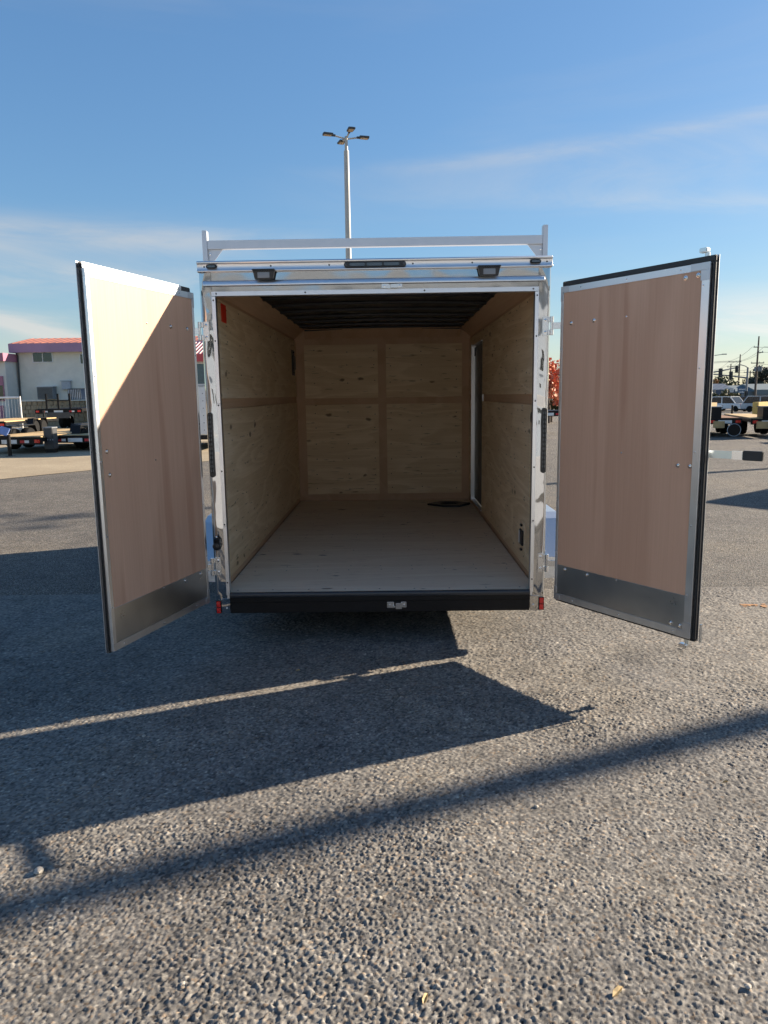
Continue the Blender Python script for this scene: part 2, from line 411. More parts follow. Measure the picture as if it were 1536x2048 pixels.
# ------------------------------------------------------------------ mesh helpers
class MB:
    def __init__(self):
        self.v, self.f = [], []

    def add(self, vs, fs):
        o = len(self.v)
        self.v += [tuple(p) for p in vs]
        self.f += [tuple(i + o for i in q) for q in fs]
        return self

    def box(self, x0, x1, y0, y1, z0, z1):
        return self.add([(x0, y0, z0), (x1, y0, z0), (x1, y1, z0), (x0, y1, z0), (x0, y0, z1), (x1, y0, z1), (x1, y1, z1), (x0, y1, z1)],
                        [(0, 3, 2, 1), (4, 5, 6, 7), (0, 1, 5, 4), (1, 2, 6, 5), (2, 3, 7, 6), (3, 0, 4, 7)])

    def prism(self, poly, axis, a0, a1):
        n = len(poly)

        def P(u, v, a):
            return {'x': (a, u, v), 'y': (u, a, v), 'z': (u, v, a)}[axis]
        vs = [P(u, v, a0) for u, v in poly] + [P(u, v, a1) for u, v in poly]
        fs = [tuple(range(n - 1, -1, -1)), tuple(range(n, 2 * n))] + [(i, (i + 1) % n, n + (i + 1) % n, n + i) for i in range(n)]
        return self.add(vs, fs)

    def cyl(self, p0, p1, r0, r1=None, n=12):
        r1 = r0 if r1 is None else r1
        p0, p1 = Vector(p0), Vector(p1)
        d = (p1 - p0).normalized()
        a = d.orthogonal().normalized()
        b = d.cross(a)
        vs = []
        for p, r in ((p0, r0), (p1, r1)):
            for i in range(n):
                t = 2 * math.pi * i / n
                vs.append(p + (a * math.cos(t) + b * math.sin(t)) * r)
        fs = [tuple(range(n - 1, -1, -1)), tuple(range(n, 2 * n))] + [(i, (i + 1) % n, n + (i + 1) % n, n + i) for i in range(n)]
        return self.add(vs, fs)

    def tube(self, pts, r, n=8):
        pts = [Vector(p) for p in pts]
        rings = []
        a = None
        for i, p in enumerate(pts):
            d = (pts[min(i + 1, len(pts) - 1)] - pts[max(i - 1, 0)]).normalized()
            a = d.orthogonal().normalized() if a is None else (a - d * a.dot(d)).normalized()
            b = d.cross(a)
            rr = r[i] if isinstance(r, (list, tuple)) else r
            rings.append([p + (a * math.cos(2 * math.pi * k / n) + b * math.sin(2 * math.pi * k / n)) * rr for k in range(n)])
        vs = [q for ring in rings for q in ring]
        fs = [tuple(range(n - 1, -1, -1)), tuple(len(vs) - n + k for k in range(n))]
        for i in range(len(pts) - 1):
            for k in range(n):
                fs.append((i * n + k, i * n + (k + 1) % n, (i + 1) * n + (k + 1) % n, (i + 1) * n + k))
        return self.add(vs, fs)

    def lathe(self, prof, axis, c, n=24):
        """prof: (radius, offset along axis) pairs"""
        vs = []
        for r, h in prof:
            for k in range(n):
                t = 2 * math.pi * k / n
                u, v = r * math.cos(t), r * math.sin(t)
                vs.append({'x': (c[0] + h, c[1] + u, c[2] + v), 'y': (c[0] + u, c[1] + h, c[2] + v), 'z': (c[0] + u, c[1] + v, c[2] + h)}[axis])
        fs = [(i * n + k, i * n + (k + 1) % n, (i + 1) * n + (k + 1) % n, (i + 1) * n + k) for i in range(len(prof) - 1) for k in range(n)]
        fs += [tuple(range(n - 1, -1, -1)), tuple(len(vs) - n + k for k in range(n))]
        return self.add(vs, fs)

    def dome(self, c, nrm, r, h, n=10):
        """a bolt head: low dome on a washer"""
        c, nrm = Vector(c), Vector(nrm).normalized()
        a = nrm.orthogonal().normalized()
        b = nrm.cross(a)
        vs = []
        for rr, hh in ((1.0, 0.0), (1.0, 0.25), (0.72, 0.3), (0.66, 0.7), (0.35, 1.0)):
            for k in range(n):
                t = 2 * math.pi * k / n
                vs.append(c + (a * math.cos(t) + b * math.sin(t)) * r * rr + nrm * h * hh)
        fs = [(i * n + k, i * n + (k + 1) % n, (i + 1) * n + (k + 1) % n, (i + 1) * n + k) for i in range(4) for k in range(n)]
        fs += [tuple(range(n - 1, -1, -1)), tuple(4 * n + k for k in range(n))]
        return self.add(vs, fs)

    def mirror_y(self, s):
        if s < 0:
            self.v = [(x, -y, z) for x, y, z in self.v]
        return self

    def build(self, name, mat, parent=None, bevel=0.0, smooth=False, seg=2, stuff=False, loc=None, rotz=None):
        me = bpy.data.meshes.new(name)
        me.from_pydata(self.v, [], self.f)
        bm = bmesh.new()
        bm.from_mesh(me)
        bmesh.ops.recalc_face_normals(bm, faces=bm.faces)
        if bevel:
            es = [e for e in bm.edges if len(e.link_faces) == 2 and e.calc_face_angle(0) > 0.6]
            bmesh.ops.bevel(bm, geom=es, offset=bevel, segments=seg, affect='EDGES', clamp_overlap=True)
        bm.to_mesh(me)
        bm.free()
        if smooth or bevel:
            me.polygons.foreach_set('use_smooth', [True] * len(me.polygons))
            me.set_sharp_from_angle(angle=R(38))
        me.materials.append(mat)
        o = bpy.data.objects.new(name, me)
        col.objects.link(o)
        if parent:
            o.parent = parent
        if loc is not None:
            o.location = loc
        if rotz is not None:
            o.rotation_euler.z = rotz
        if stuff:
            o['kind'] = 'stuff'
        return o


def tag(o, label, cat, group=None):
    o['label'] = label
    o['category'] = cat
    if group:
        o['group'] = group
    return o


def thing(name, label, cat, loc=(0, 0, 0), rotz=0.0, group=None):
    o = bpy.data.objects.new(name, None)
    o.empty_display_size = 0.2
    col.objects.link(o)
    o.location = loc
    o.rotation_euler.z = rotz
    return tag(o, label, cat, group)


def structure(o):
    o['kind'] = 'structure'
    return o


def copy_tree(o, parent=None):
    c = o.copy()
    col.objects.link(c)
    if parent:
        c.parent = parent
    for ch in list(o.children):
        copy_tree(ch, c)
    return c


# ------------------------------------------------------------------ ground
def sstep(a, b, x):
    t = np.clip((x - a) / (b - a), 0, 1)
    return t * t * (3 - 2 * t)


def gz(x, y):
    """the lot falls gently towards the street on the right"""
    return -0.013 * sstep(1.0, 9.0, np.asarray(x, float)) * np.maximum(0.0, np.asarray(y, float) - 10.0)


def ground_sheet():
    xs = np.concatenate([np.linspace(-700, -60, 9), np.linspace(-50, 60, 56), np.linspace(70, 700, 10)])
    ys = np.concatenate([np.linspace(-400, -20, 7), np.linspace(-14, 60, 38), np.linspace(66, 200, 20), np.linspace(230, 900, 8)])
    X, Y = np.meshgrid(xs, ys)
    Z = gz(X, np.minimum(Y, 320)) - 0.004
    v = np.stack([X.ravel(), Y.ravel(), Z.ravel()], 1)
    nx = len(xs)
    f = [(j * nx + i, j * nx + i + 1, (j + 1) * nx + i + 1, (j + 1) * nx + i) for j in range(len(ys) - 1) for i in range(nx - 1)]
    m = MB()
    m.v, m.f = v.tolist(), f
    return structure(m.build('asphalt_ground', M_ASF, smooth=True))


ground_sheet()


def pebble_strip(x0, x1, y0, y1, step, parent=None):
    """chip-seal surface: every stone a small bump of its own"""
    nx, ny = int((x1 - x0) / step) + 1, int((y1 - y0) / step) + 1
    g = np.random.default_rng(3)
    x = np.linspace(x0, x1, nx)
    y = np.linspace(y0, y1, ny)
    X, Y = np.meshgrid(x, y)
    jx, jy = g.uniform(-0.2, 0.2, (ny, nx)) * step, g.uniform(-0.2, 0.2, (ny, nx)) * step
    jy[0] = jy[-1] = 0
    X, Y = (X + jx).ravel(), (Y + jy).ravel()
    cell = 0.0092
    gx, gy = X / cell, Y / cell
    ix, iy = np.floor(gx).astype(np.int64), np.floor(gy).astype(np.int64)

    def h(a, b, k):
        n = (a * 374761393 + b * 668265263 + k * 1274126177) & 0xFFFFFFFF
        n = ((n ^ (n >> 13)) * 1103515245) & 0xFFFFFFFF
        n = ((n ^ (n >> 16)) * 2246822519) & 0xFFFFFFFF
        return ((n ^ (n >> 15)) & 0xFFFF) / 65535.0
    best = np.full(X.shape, 9.0)
    bid = np.zeros((2, X.size), np.int64)
    for di in (-1, 0, 1):
        for dj in (-1, 0, 1):
            a, b = ix + di, iy + dj
            r = 0.52 + 0.95 * h(a, b, 3)
            d = np.hypot(a + h(a, b, 1) - gx, b + h(a, b, 2) - gy) / r
            k = d < best
            best = np.where(k, d, best)
            bid[0] = np.where(k, a, bid[0])
            bid[1] = np.where(k, b, bid[1])
    rnd = h(bid[0], bid[1], 5)
    rnd2 = h(bid[0], bid[1], 6)
    rh = h(bid[0], bid[1], 7)
    dome = np.clip(1 - best ** 2.2, 0, 1)
    # worn areas lie flatter, fresher ones stand prouder
    wear = np.zeros_like(X)
    for fq, ph, am in ((1.3, 0.4, 0.5), (2.9, 1.9, 0.3), (6.1, 4.2, 0.22), (13.0, 2.2, 0.16)):
        wear += am * np.sin(X * fq + 1.7 * np.sin(Y * fq * 0.7 + ph)) * np.cos(Y * fq * 0.9 + ph + np.sin(X * fq * 0.6))
    wear = np.clip(0.85 + 0.75 * wear, 0.25, 1.5)
    Z = wear * dome * (0.0028 + 0.0058 * rh * rh + 0.0014 * rnd) + 0.0006 * np.sin(gx * 2.1) * np.cos(gy * 1.7)
    # broad unevenness
    Z += 0.0015 * (np.sin(X * 3.1 + 1) * np.cos(Y * 2.3) + np.sin(X * 7.3) * np.sin(Y * 5.9 + 2) * 0.5)
    # the sheet ends flush with the ground at its rim
    rim = np.minimum.reduce([X - x0, x1 - X, 1.3 - Y, Y + 3.9])
    Z = Z * np.clip(rim / 0.04, 0, 1) + 0.001
    co = np.stack([X, Y, Z], 1).astype(np.float32)
    idx = np.arange(nx * ny).reshape(ny, nx)
    q = np.stack([idx[:-1, :-1], idx[:-1, 1:], idx[1:, 1:], idx[1:, :-1]], -1).reshape(-1, 4)
    me = bpy.data.meshes.new('asphalt_stones')
    me.vertices.add(len(co))
    me.vertices.foreach_set('co', co.ravel())
    me.loops.add(q.size)
    me.loops.foreach_set('vertex_index', q.ravel().astype(np.int32))
    me.polygons.add(len(q))
    me.polygons.foreach_set('loop_start', np.arange(0, q.size, 4, dtype=np.int32))
    me.update()
    at_ = me.attributes.new('stone', 'FLOAT_COLOR', 'POINT')
    cdat = np.stack([rnd, dome, rnd2, np.ones_like(rnd)], 1).astype(np.float32)
    at_.data.foreach_set('color', cdat.ravel())
    me.polygons.foreach_set('use_smooth', np.ones(len(q), bool))
    me.materials.append(M_ASN)
    o = bpy.data.objects.new('asphalt_ground', me)
    col.objects.link(o)
    o['kind'] = 'structure'
    return o


pebble_strip(-2.3, 2.6, -3.9, -2.0, 0.0040)
pebble_strip(-3.1, 3.4, -2.0, -0.8, 0.0056)
pebble_strip(-3.6, 3.9, -0.8, 1.3, 0.0080)

# tan gravel lot on the left, a sheet 6 mm above the asphalt
gp = [(-40, -31), (-8.4, 9.6), (-7.38, 11.05), (-6.7, 11.94), (-4.76, 13.6), (-2.5, 16.5), (-0.8, 22), (-0.6, 60), (-90, 62), (-120, -20)]
m = MB()
m.add([(x, y, 0.006) for x, y in gp], [tuple(range(len(gp)))])
structure(m.build('gravel_lot', M_GRAV))


# ------------------------------------------------------------------ the open cargo trailer
T = thing('cargo_trailer', 'polished silver enclosed cargo trailer with both rear doors swung open and plywood interior', 'trailer')
ZF, ZO, WI, WO, LEN = 0.361, 2.215, 0.967, 1.062, 4.10
XI = 1.012  # interior face of the plywood
BR = 1.026  # luan liner face


def side_wall(s):
    """s=-1 left, 1 right (the right one has the side door opening)"""
    def bx(mb, x0, x1, *r):
        mb.box(min(s * x0, s * x1), max(s * x0, s * x1), *r)
    DY0, DY1, DZ0, DZ1 = 2.88, 3.78, 0.40, 2.14
    holes = s > 0

    def wall(mb, xa, xb, y0, y1, z0, z1):
        if holes and y1 > DY0 and z1 > DZ0 and z0 < DZ1:
            if y0 < DY0:
                bx(mb, xa, xb, y0, DY0, z0, z1)
            if y1 > DY1:
                bx(mb, xa, xb, DY1, y1, z0, z1)
            a, b_ = max(y0, DY0), min(y1, DY1)
            if z0 < DZ0:
                bx(mb, xa, xb, a, b_, z0, DZ0)
            if z1 > DZ1:
                bx(mb, xa, xb, a, b_, DZ1, z1)
        else:
            bx(mb, xa, xb, y0, y1, z0, z1)
    mb = MB()
    wall(mb, 1.046, 1.058, 0.06, LEN + 0.10, 0.30, 2.39)
    skin = mb.build('side_wall', M_MILL, T)
    mb = MB()
    wall(mb, BR, 1.045, 0.03, LEN + 0.02, ZF - 0.03, 2.33)
    mb.build('wall_liner', M_LUANY, skin)
    ys = [0.035, 1.75, LEN - 0.02] if s < 0 else [0.035, 1.60, LEN - 0.02]
    for y0, y1 in zip(ys, ys[1:]):
        for z0, z1 in ((0.405, 1.532), (1.600, 2.235)):
            mb = MB()
            wall(mb, XI, BR - 0.001, y0 + 0.0015, y1 - 0.0015, z0, z1)
            for q in range(len(mb.v) // 8):
                one = MB()
                one.add(mb.v[q * 8:q * 8 + 8], mb.f[:6])
                one.build('plywood_panel', M_PLYY, skin, bevel=0.0012, seg=1)
    # lower strip of luan against the floor
    mb = MB()
    wall(mb, XI + 0.004, BR - 0.001, 0.035, LEN - 0.02, ZF + 0.001, 0.400)
    mb.build('base_strip', M_LUANY, skin)
    return skin


WL, WR_ = side_wall(-1), side_wall(1)

# front wall
mb = MB()
mb.box(-BR + 0.001, BR - 0.001, LEN, LEN + 0.018, ZF - 0.03, 2.36)
fwall = mb.build('front_wall', M_LUANY, T)
for x0, x1 in ((-0.915, -0.057), (0.038, 0.925)):
    for z0, z1 in ((0.440, 1.503), (1.578, 2.190)):
        mb = MB()
        mb.box(x0, x1, LEN - 0.012, LEN - 0.0005, z0, z1)
        mb.build('plywood_panel', M_PLYX, fwall, bevel=0.0015, seg=1)
mb = MB()
mb.box(-1.06, 1.06, LEN + 0.03, LEN + 0.10, 0.30, 2.39)
mb.build('front_skin', M_MILL, fwall, bevel=0.02)

# floor
mb = MB()
mb.box(-1.02, 1.02, 0.0, LEN, ZF - 0.045, ZF - 0.020)
fl = mb.build('floor', M_BLACK, T)
for y0, y1 in ((0.004, 0.640), (0.640, 1.86), (1.86, 3.08), (3.08, LEN - 0.014)):
    mb = MB()
    mb.box(-XI + 0.002, XI - 0.002, y0 + 0.0015, y1 - 0.0015, ZF - 0.019, ZF)
    mb.build('floor_panel', M_FLOOR, fl, bevel=0.0015, seg=1)

# roof, roof bows, coves
mb = MB()
nseg = 14
prof = [(-1.06 + 2.12 * i / nseg, 2.392 + 0.02 * (1 - (2 * i / nseg - 1) ** 2)) for i in range(nseg + 1)]
mb.prism(prof + [(x, z - 0.006) for x, z in reversed(prof)], 'y', -0.02, LEN + 0.10)
roof = mb.build('roof', M_WHITEP, T)
mb = MB()
prof = [(-1.03 + 2.06 * i / nseg, 2.365 + 0.018 * (1 - (2 * i / nseg - 1) ** 2)) for i in range(nseg + 1)]
mb.prism(prof + [(x, z + 0.004) for x, z in prof[::-1]], 'y', 0.02, LEN + 0.02)
mb.build('ceiling_sheet', M_BLACKC, roof)
for k in range(9):
    y = 0.32 + k * 0.46
    mb = MB()
    prof = [(-0.895 + 1.79 * i / nseg, 2.340 + 0.018 * (1 - (2 * i / nseg - 1) ** 2)) for i in range(nseg + 1)]
    mb.prism(prof + [(x, z + 0.024) for x, z in prof[::-1]], 'y', y, y + 0.035)
    mb.build('roof_bow', M_BLACKC, roof, bevel=0.004, seg=1)
for s in (-1, 1):
    mb = MB()
    poly = [(s * 0.905, 2.362), (s * BR, 2.262), (s * BR, 2.274), (s * 0.914, 2.368)]
    mb.prism(poly, 'y', 0.03, LEN - 0.003)
    mb.build('cove_panel', M_LUANY, roof)
mb = MB()
mb.prism([(LEN - 0.002, 2.262), (LEN - 0.105, 2.362), (LEN - 0.098, 2.368), (LEN - 0.002, 2.274)], 'x', -0.9, 0.9)
mb.build('cove_panel', M_LUANY, roof)

# rear frame: posts, header, rails


def rippled_post(s):
    """polished sheet wrapped round the corner, faintly dented"""
    mb = MB()
    nz, z0, z1 = 90, 0.224, 2.351
    prof = [(s * 0.987, -0.004), (s * 1.0, -0.006), (s * 1.02, -0.0065), (s * 1.04, -0.006), (s * 1.053, -0.0035), (s * 1.0605, 0.003), (s * 1.063, 0.013), (s * 1.063, 0.09), (s * 0.987, 0.09)]
    n = len(prof)
    for j in range(nz + 1):
        z = z0 + (z1 - z0) * j / nz
        for i, (x, y) in enumerate(prof):
            d = 0.0
            if 1 <= i <= 4:
                d = 0.0006 * math.sin(z * 7.3 + i * 0.7 + s) + 0.0003 * math.sin(z * 17.0 + i * 1.1)
            mb.v.append((x, y + d, z))
    for j in range(nz):
        for i in range(n):
            a, b_ = j * n + i, j * n + (i + 1) % n
            mb.f.append((a, b_, b_ + n, a + n))
    mb.f.append(tuple(range(n)))
    mb.f.append(tuple(nz * n + k for k in range(n)))
    return mb.build('corner_post', M_CHROME, T, smooth=True)


posts = [rippled_post(-1), rippled_post(1)]
mb = MB()
mb.box(-0.986, 0.986, -0.006, 0.05, 2.236, 2.356)
header = mb.build('rear_header', M_HEADER, T, bevel=0.002)
# opening trim: L-angles round the opening
for s in (-1, 1):
    for z0, z1 in ((0.345, 0.80), (0.80, 1.57), (1.57, 2.2135)):
        mb = MB()
        xa, xb = s * 0.9665, s * 0.989
        mb.box(min(xa, xb), max(xa, xb), -0.0105, -0.0075, z0 + 0.0008, z1 - 0.0008)
        mb.box(min(xa, s * 0.9695), max(xa, s * 0.9695), -0.0075, 0.034, z0 + 0.0008, z1 - 0.0008)
        mb.build('opening_trim', M_ALU, posts[0 if s < 0 else 1], bevel=0.0006, seg=1)
    mb = MB()
    xa, xb = s * 0.9705, s * 0.986
    mb.box(min(xa, xb), max(xa, xb), -0.003, 0.034, 0.23, 2.2135)
    mb.build('inner_jamb', M_ALU, posts[0 if s < 0 else 1])
mb = MB()
mb.box(-0.989, 0.989, -0.0105, -0.0075, 2.2145, 2.241)
mb.box(-0.9695, 0.9695, -0.0075, 0.04, 2.2145, 2.2175)
mb.build('opening_trim', M_ALUX, header, bevel=0.0006, seg=1)
# top rail extrusion with grooves
zt = 2.352
poly = [(0.03, zt), (-0.030, zt), (-0.032, zt + 0.003), (-0.032, zt + 0.009), (-0.026, zt + 0.0105), (-0.026, zt + 0.0455), (-0.032, zt + 0.047), (-0.0345, zt + 0.056), (-0.030, zt + 0.063), (0.03, zt + 0.063)]
mb = MB()
mb.prism(poly, 'x', -1.0635, 1.0635)
trail = mb.build('top_rail', M_ALUX, T, bevel=0.0007, seg=1)
mb = MB()
zd = 2.271
poly = [(-0.0065, zd + 0.034), (-0.018, zd + 0.028), (-0.023, zd + 0.014), (-0.025, zd + 0.002), (-0.021, zd), (-0.018, zd + 0.007), (-0.0065, zd + 0.013)]
mb.prism(poly, 'x', -1.036, 1.021)
mb.build('drip_rail', M_ALUX, header, bevel=0.0006, seg=1)
# fasteners on the rails and trims
sc_ = []
for x in (-1.02, -0.62, -0.27, 0.23, 0.585, 1.03):
    sc_.append((x, -0.026, zt + 0.03, trail))
for x in (-0.96, -0.42, 0.30, 0.955):
    sc_.append((x, -0.0105, 2.228, header))
for s in (-1, 1):
    for z in (0.43, 0.81, 1.15, 1.56, 1.95, 2.19):
        sc_.append((s * 0.979, -0.0105, z, posts[0 if s < 0 else 1]))
for x, y, z, par in sc_:
    MB().dome((x, y, z), (0, -1, 0), 0.0055, 0.003, 8).build('screw', M_DGREY, par, smooth=True)

# lamps
def pill(x0, x1, z0, z1, y0, y1, n=8, vert=False):
    if vert:
        r = (x1 - x0) / 2
        c = (x0 + x1) / 2
        pts = [(c + r * math.cos(t), z1 - r + r * math.sin(t)) for t in [math.pi * i / n for i in range(n + 1)]]
        pts += [(c + r * math.cos(t), z0 + r + r * math.sin(t)) for t in [math.pi + math.pi * i / n for i in range(n + 1)]]
    else:
        r = (z1 - z0) / 2
        c = (z0 + z1) / 2
        pts = [(x0 + r + r * math.cos(t), c + r * math.sin(t)) for t in [math.pi / 2 + math.pi * i / n for i in range(n + 1)]]
        pts += [(x1 - r + r * math.cos(t), c + r * math.sin(t)) for t in [-math.pi / 2 + math.pi * i / n for i in range(n + 1)]]
    return MB().prism(pts, 'y', y0, y1)


lb = pill(-0.181, 0.190, 2.363, 2.3965, -0.040, -0.0255).build('light_bar', M_PLAS, T, bevel=0.002)
for k in range(3):
    x = -0.150 + k * 0.102
    pill(x, x + 0.098, 2.369, 2.391, -0.044, -0.0405).build('lens', M_SMOKE, lb, bevel=0.002)
for x in (-0.169, 0.178):
    MB().dome((x, -0.040, 2.380), (0, -1, 0), 0.009, 0.004, 8).build('screw', M_DGREY, lb, smooth=True)
for x in (-0.975, 0.961):
    mk = pill(x - 0.033, x + 0.033, 2.3705, 2.3945, -0.036, -0.0255).build('marker_light', M_PLAS, T, bevel=0.002)
    pill(x - 0.026, x + 0.026, 2.374, 2.391, -0.041, -0.0365).build('lens', M_SMOKE, mk, bevel=0.003)
for x in (-0.661, 0.684):
    mb = MB()
    # trapezoid housing, wider at the top, leaning over the header
    t, b_ = 0.066, 0.052
    z0, z1 = 2.3045, 2.360
    mb.add([(x - b_, -0.050, z0), (x + b_, -0.050, z0), (x + t, -0.054, z1), (x - t, -0.054, z1),
            (x - b_ - 0.006, -0.027, z0 - 0.002), (x + b_ + 0.006, -0.027, z0 - 0.002), (x + t + 0.004, -0.027, z1), (x - t - 0.004, -0.027, z1)],
           [(0, 1, 2, 3), (4, 7, 6, 5), (0, 4, 5, 1), (1, 5, 6, 2), (2, 6, 7, 3), (3, 7, 4, 0)])
    wl = mb.build('work_light', M_PLAS, T, bevel=0.003)
    mb = MB()
    mb.box(x - 0.036, x + 0.036, -0.058, -0.0505, z0 + 0.004, z0 + 0.038)
    mb.build('lens', M_CLEARL, wl, bevel=0.002)
    mb = MB()
    mb.box(x - t - 0.002, x + t + 0.002, -0.062, -0.050, z1 - 0.008, z1 + 0.001)
    mb.build('visor', M_PLAS, wl, bevel=0.002)
    for k in range(9):
        xx = x - 0.056 + k * 0.014
        MB().box(xx - 0.002, xx + 0.002, -0.065, -0.0622, z1 - 0.014, z1 - 0.001).build('fin', M_PLAS, wl)
for s in (-1, 1):
    x0, x1 = sorted((s * 1.020, s * 1.052))
    tl = pill(x0, x1, 1.113, 1.517, -0.0205, -0.0075, vert=True).build('tail_light', M_PLAS, T, bevel=0.002)
    for k in range(13):
        z = 1.145 + k * 0.0275
        pill(x0 + 0.006, x1 - 0.006, z, z + 0.023, -0.0245, -0.0208, 4).build('lens', M_SMOKE, tl, bevel=0.002, seg=1)
    x0, x1 = sorted((s * 1.024, s * 1.059))
    rf = MB().box(x0, x1, -0.016, -0.0045, 0.226, 0.312).build('reflector', M_PLAS, T, bevel=0.002)
    MB().box(x0 + 0.003, x1 - 0.003, -0.0205, -0.0165, 0.2285, 0.268).build('lens', M_REDL, rf, bevel=0.002)
    MB().box(x0 + 0.003, x1 - 0.003, -0.0205, -0.0165, 0.2695, 0.3095).build('lens', M_REDL, rf, bevel=0.002)
# lower corner plates
for s in (-1, 1):
    x0, x1 = sorted((s * 0.968, s * 1.0235))
    cp = MB().box(x0, x1, -0.0100, -0.0068, 0.224, 0.322).build('corner_plate', M_CHROME, T, bevel=0.001, seg=1)
    MB().dome((s * 0.990, -0.010, 0.262), (0, -1, 0), 0.0065, 0.003, 8).build('screw', M_WHITEP, cp, smooth=True)

# bumper, sill
mb = MB()
poly = [(0.08, 0.223), (-0.006, 0.223), (-0.012, 0.228), (-0.012, 0.296), (-0.020, 0.303), (-0.020, 0.331), (0.08, 0.331)]
mb.prism(poly, 'x', -0.9655, 0.9655)
bump = mb.build('bumper', M_BLACK, T, bevel=0.002)
mb = MB()
mb.prism([(0.003, 0.332), (-0.024, 0.332), (-0.027, 0.336), (-0.027, 0.352), (-0.022, 0.3605), (0.003, 0.3615)], 'x', -0.9655, 0.9655)
mb.build('sill_edge', M_SILL, T, bevel=0.001)
# latch keepers: two plates with a hooked tongue between them


def keeper(x0, x1, z0, z1, y, flip, par):
    w_ = (x1 - x0)
    k = MB().box(x0, x0 + w_ * 0.36, y - 0.006, y, z0, z1)
    k.box(x1 - w_ * 0.28, x1, y - 0.006, y, z0 + 0.002, z1)
    k.box(x0 + w_ * 0.44, x1 - w_ * 0.24, y - 0.022, y - 0.0065, z0 + (0.0 if flip else -0.004), z1 - 0.004)
    k.box(x0 + w_ * 0.30, x0 + w_ * 0.42, y - 0.018, y - 0.0065, z0 + 0.004 - (0.008 if flip else 0), z0 + 0.018)
    k = k.build('latch_keeper', M_HINGE, par, bevel=0.0015)
    for x in (x0 + w_ * 0.14, x1 - w_ * 0.12):
        MB().dome((x, y - 0.006, (z0 + z1) / 2), (0, -1, 0), 0.007, 0.004, 8).build('bolt', M_ZINC, k, smooth=True)
    return k


keeper(0.041, 0.166, 2.2445, 2.270, -0.011, True, T)
keeper(0.048, 0.173, 0.252, 0.292, -0.013, False, T)

# wall things: vents, sticker, knob, hold-back
for s, ya, yb, za, zb in ((1, 0.43, 0.60, 0.485, 0.715), (-1, 3.70, 3.93, 1.84, 2.12)):
    def vb(mb, xa, xb, *r):
        return mb.box(min(s * xa, s * xb), max(s * xa, s * xb), *r)
    mb = MB()
    vb(mb, XI - 0.004, XI - 0.0005, ya, yb, za, zb)
    vt = mb.build('wall_vent', M_PLYY if s > 0 else M_DGREY, T, bevel=0.001, seg=1)
    vb(MB(), XI - 0.018, XI - 0.0045, ya + 0.03, yb - 0.03, za + 0.06, zb - 0.06).build('vent_cover', M_PLAS, vt, bevel=0.004)
    vb(MB(), XI - 0.022, XI - 0.0185, yb - 0.060, yb - 0.034, za + 0.07, zb - 0.07).build('vent_flap', M_WHITEP if s > 0 else M_GREYM, vt, bevel=0.001, seg=1)
    for z in (za + 0.02, zb - 0.035):
        vb(MB(), XI - 0.020, XI - 0.0045, (ya + yb) / 2 - 0.02, (ya + yb) / 2 + 0.02, z, z + 0.016).build('vent_clip', M_PLAS, vt, bevel=0.003)
mb = MB().box(-XI + 0.0004, -XI + 0.0016, 0.325, 0.475, 2.098, 2.216)
mb.build('sticker', M_ORANGE, T)
mb = MB()
mb.lathe([(0.0, 0.0), (0.042, 0.001), (0.042, 0.014), (0.034, 0.028), (0.0, 0.032)], 'x', (0, 0, 0), 16)
kn = mb.build('light_switch', M_PLAS, T, smooth=True, loc=(XI - 0.0008, 0.135, 1.455))
kn.rotation_euler.z = math.pi
mb = MB()
hb = MB().lathe([(0.0, 0.0), (0.026, 0.0), (0.027, -0.02), (0.022, -0.034), (0.0, -0.038)], 'y', (-1.032, -0.0065, 0.672), 16)
hb.cyl((-1.032, -0.0070, 0.672), (-1.034, -0.030, 0.728), 0.024, 0.018, 14)
hb = hb.build('door_holdback', M_PLAS, T, bevel=0.003)
MB().dome((-1.030, -0.03, 0.735), (0, -1, 0.2), 0.006, 0.004, 8).build('screw', M_ZINC, hb, smooth=True)
MB().tube([(-1.045, -0.02, 0.73), (-1.010, -0.035, 0.715), (-1.004, -0.04, 0.67)], 0.004, 6).build('wire_clip', M_DGREY, hb, smooth=True)
# wiring down the left post from the hold-back
# side door in the right wall
mb = MB()
mb.box(1.040, 1.064, 2.90, 3.765, 0.42, 2.125)
sd = mb.build('side_door', M_DGREY, T, bevel=0.004)
mb = MB()
mb.box(1.004, 1.0585, 3.766, 3.779, 0.402, 2.138)
mb.box(1.013, 1.0585, 2.881, 2.894, 0.402, 2.138)
mb.box(1.004, 1.0585, 2.895, 3.765, 2.127, 2.138)
mb.box(1.004, 1.0585, 2.895, 3.765, 0.402, 0.413)
mb.build('door_jamb', M_ALU, sd, bevel=0.001, seg=1)
mb = MB()
mb.box(1.001, 1.0115, 3.780, 3.797, 0.385, 2.15)
mb.build('jamb_trim', M_ALU, sd, bevel=0.002)
MB().box(1.028, 1.0395, 3.70, 3.76, 2.02, 2.11).build('door_latch', M_PLAS, sd, bevel=0.003)
MB().box(1.024, 1.0395, 2.96, 3.04, 1.18, 1.34).build('door_handle', M_PLAS, sd, bevel=0.004)

# ladder rack over the rear edge
for s in (-1, 1):
    x0, x1 = sorted((s * 1.050, s * 1.080))
    rp = MB().box(x0, x1, 0.20, 0.25, 2.415, 2.640).build('rack_post', M_MILL, T, bevel=0.002)
    g0, g1 = s * 1.0495, s * 0.955
    MB().prism([(g0, 2.5275), (g1, 2.5275), (s * 0.965, 2.518), (s * 1.040, 2.425), (g0, 2.420)], 'y', 0.2225, 0.2275).build('gusset', M_MILL, rp, bevel=0.001, seg=1)
    MB().dome((s * 1.040, 0.2225, 2.50), (0, -1, 0), 0.008, 0.006, 8).build('bolt', M_ZINC, rp, smooth=True)
MB().box(-1.0495, 1.0495, 0.205, 0.245, 2.528, 2.580).build('rack_bar', M_MILL, T, bevel=0.002)

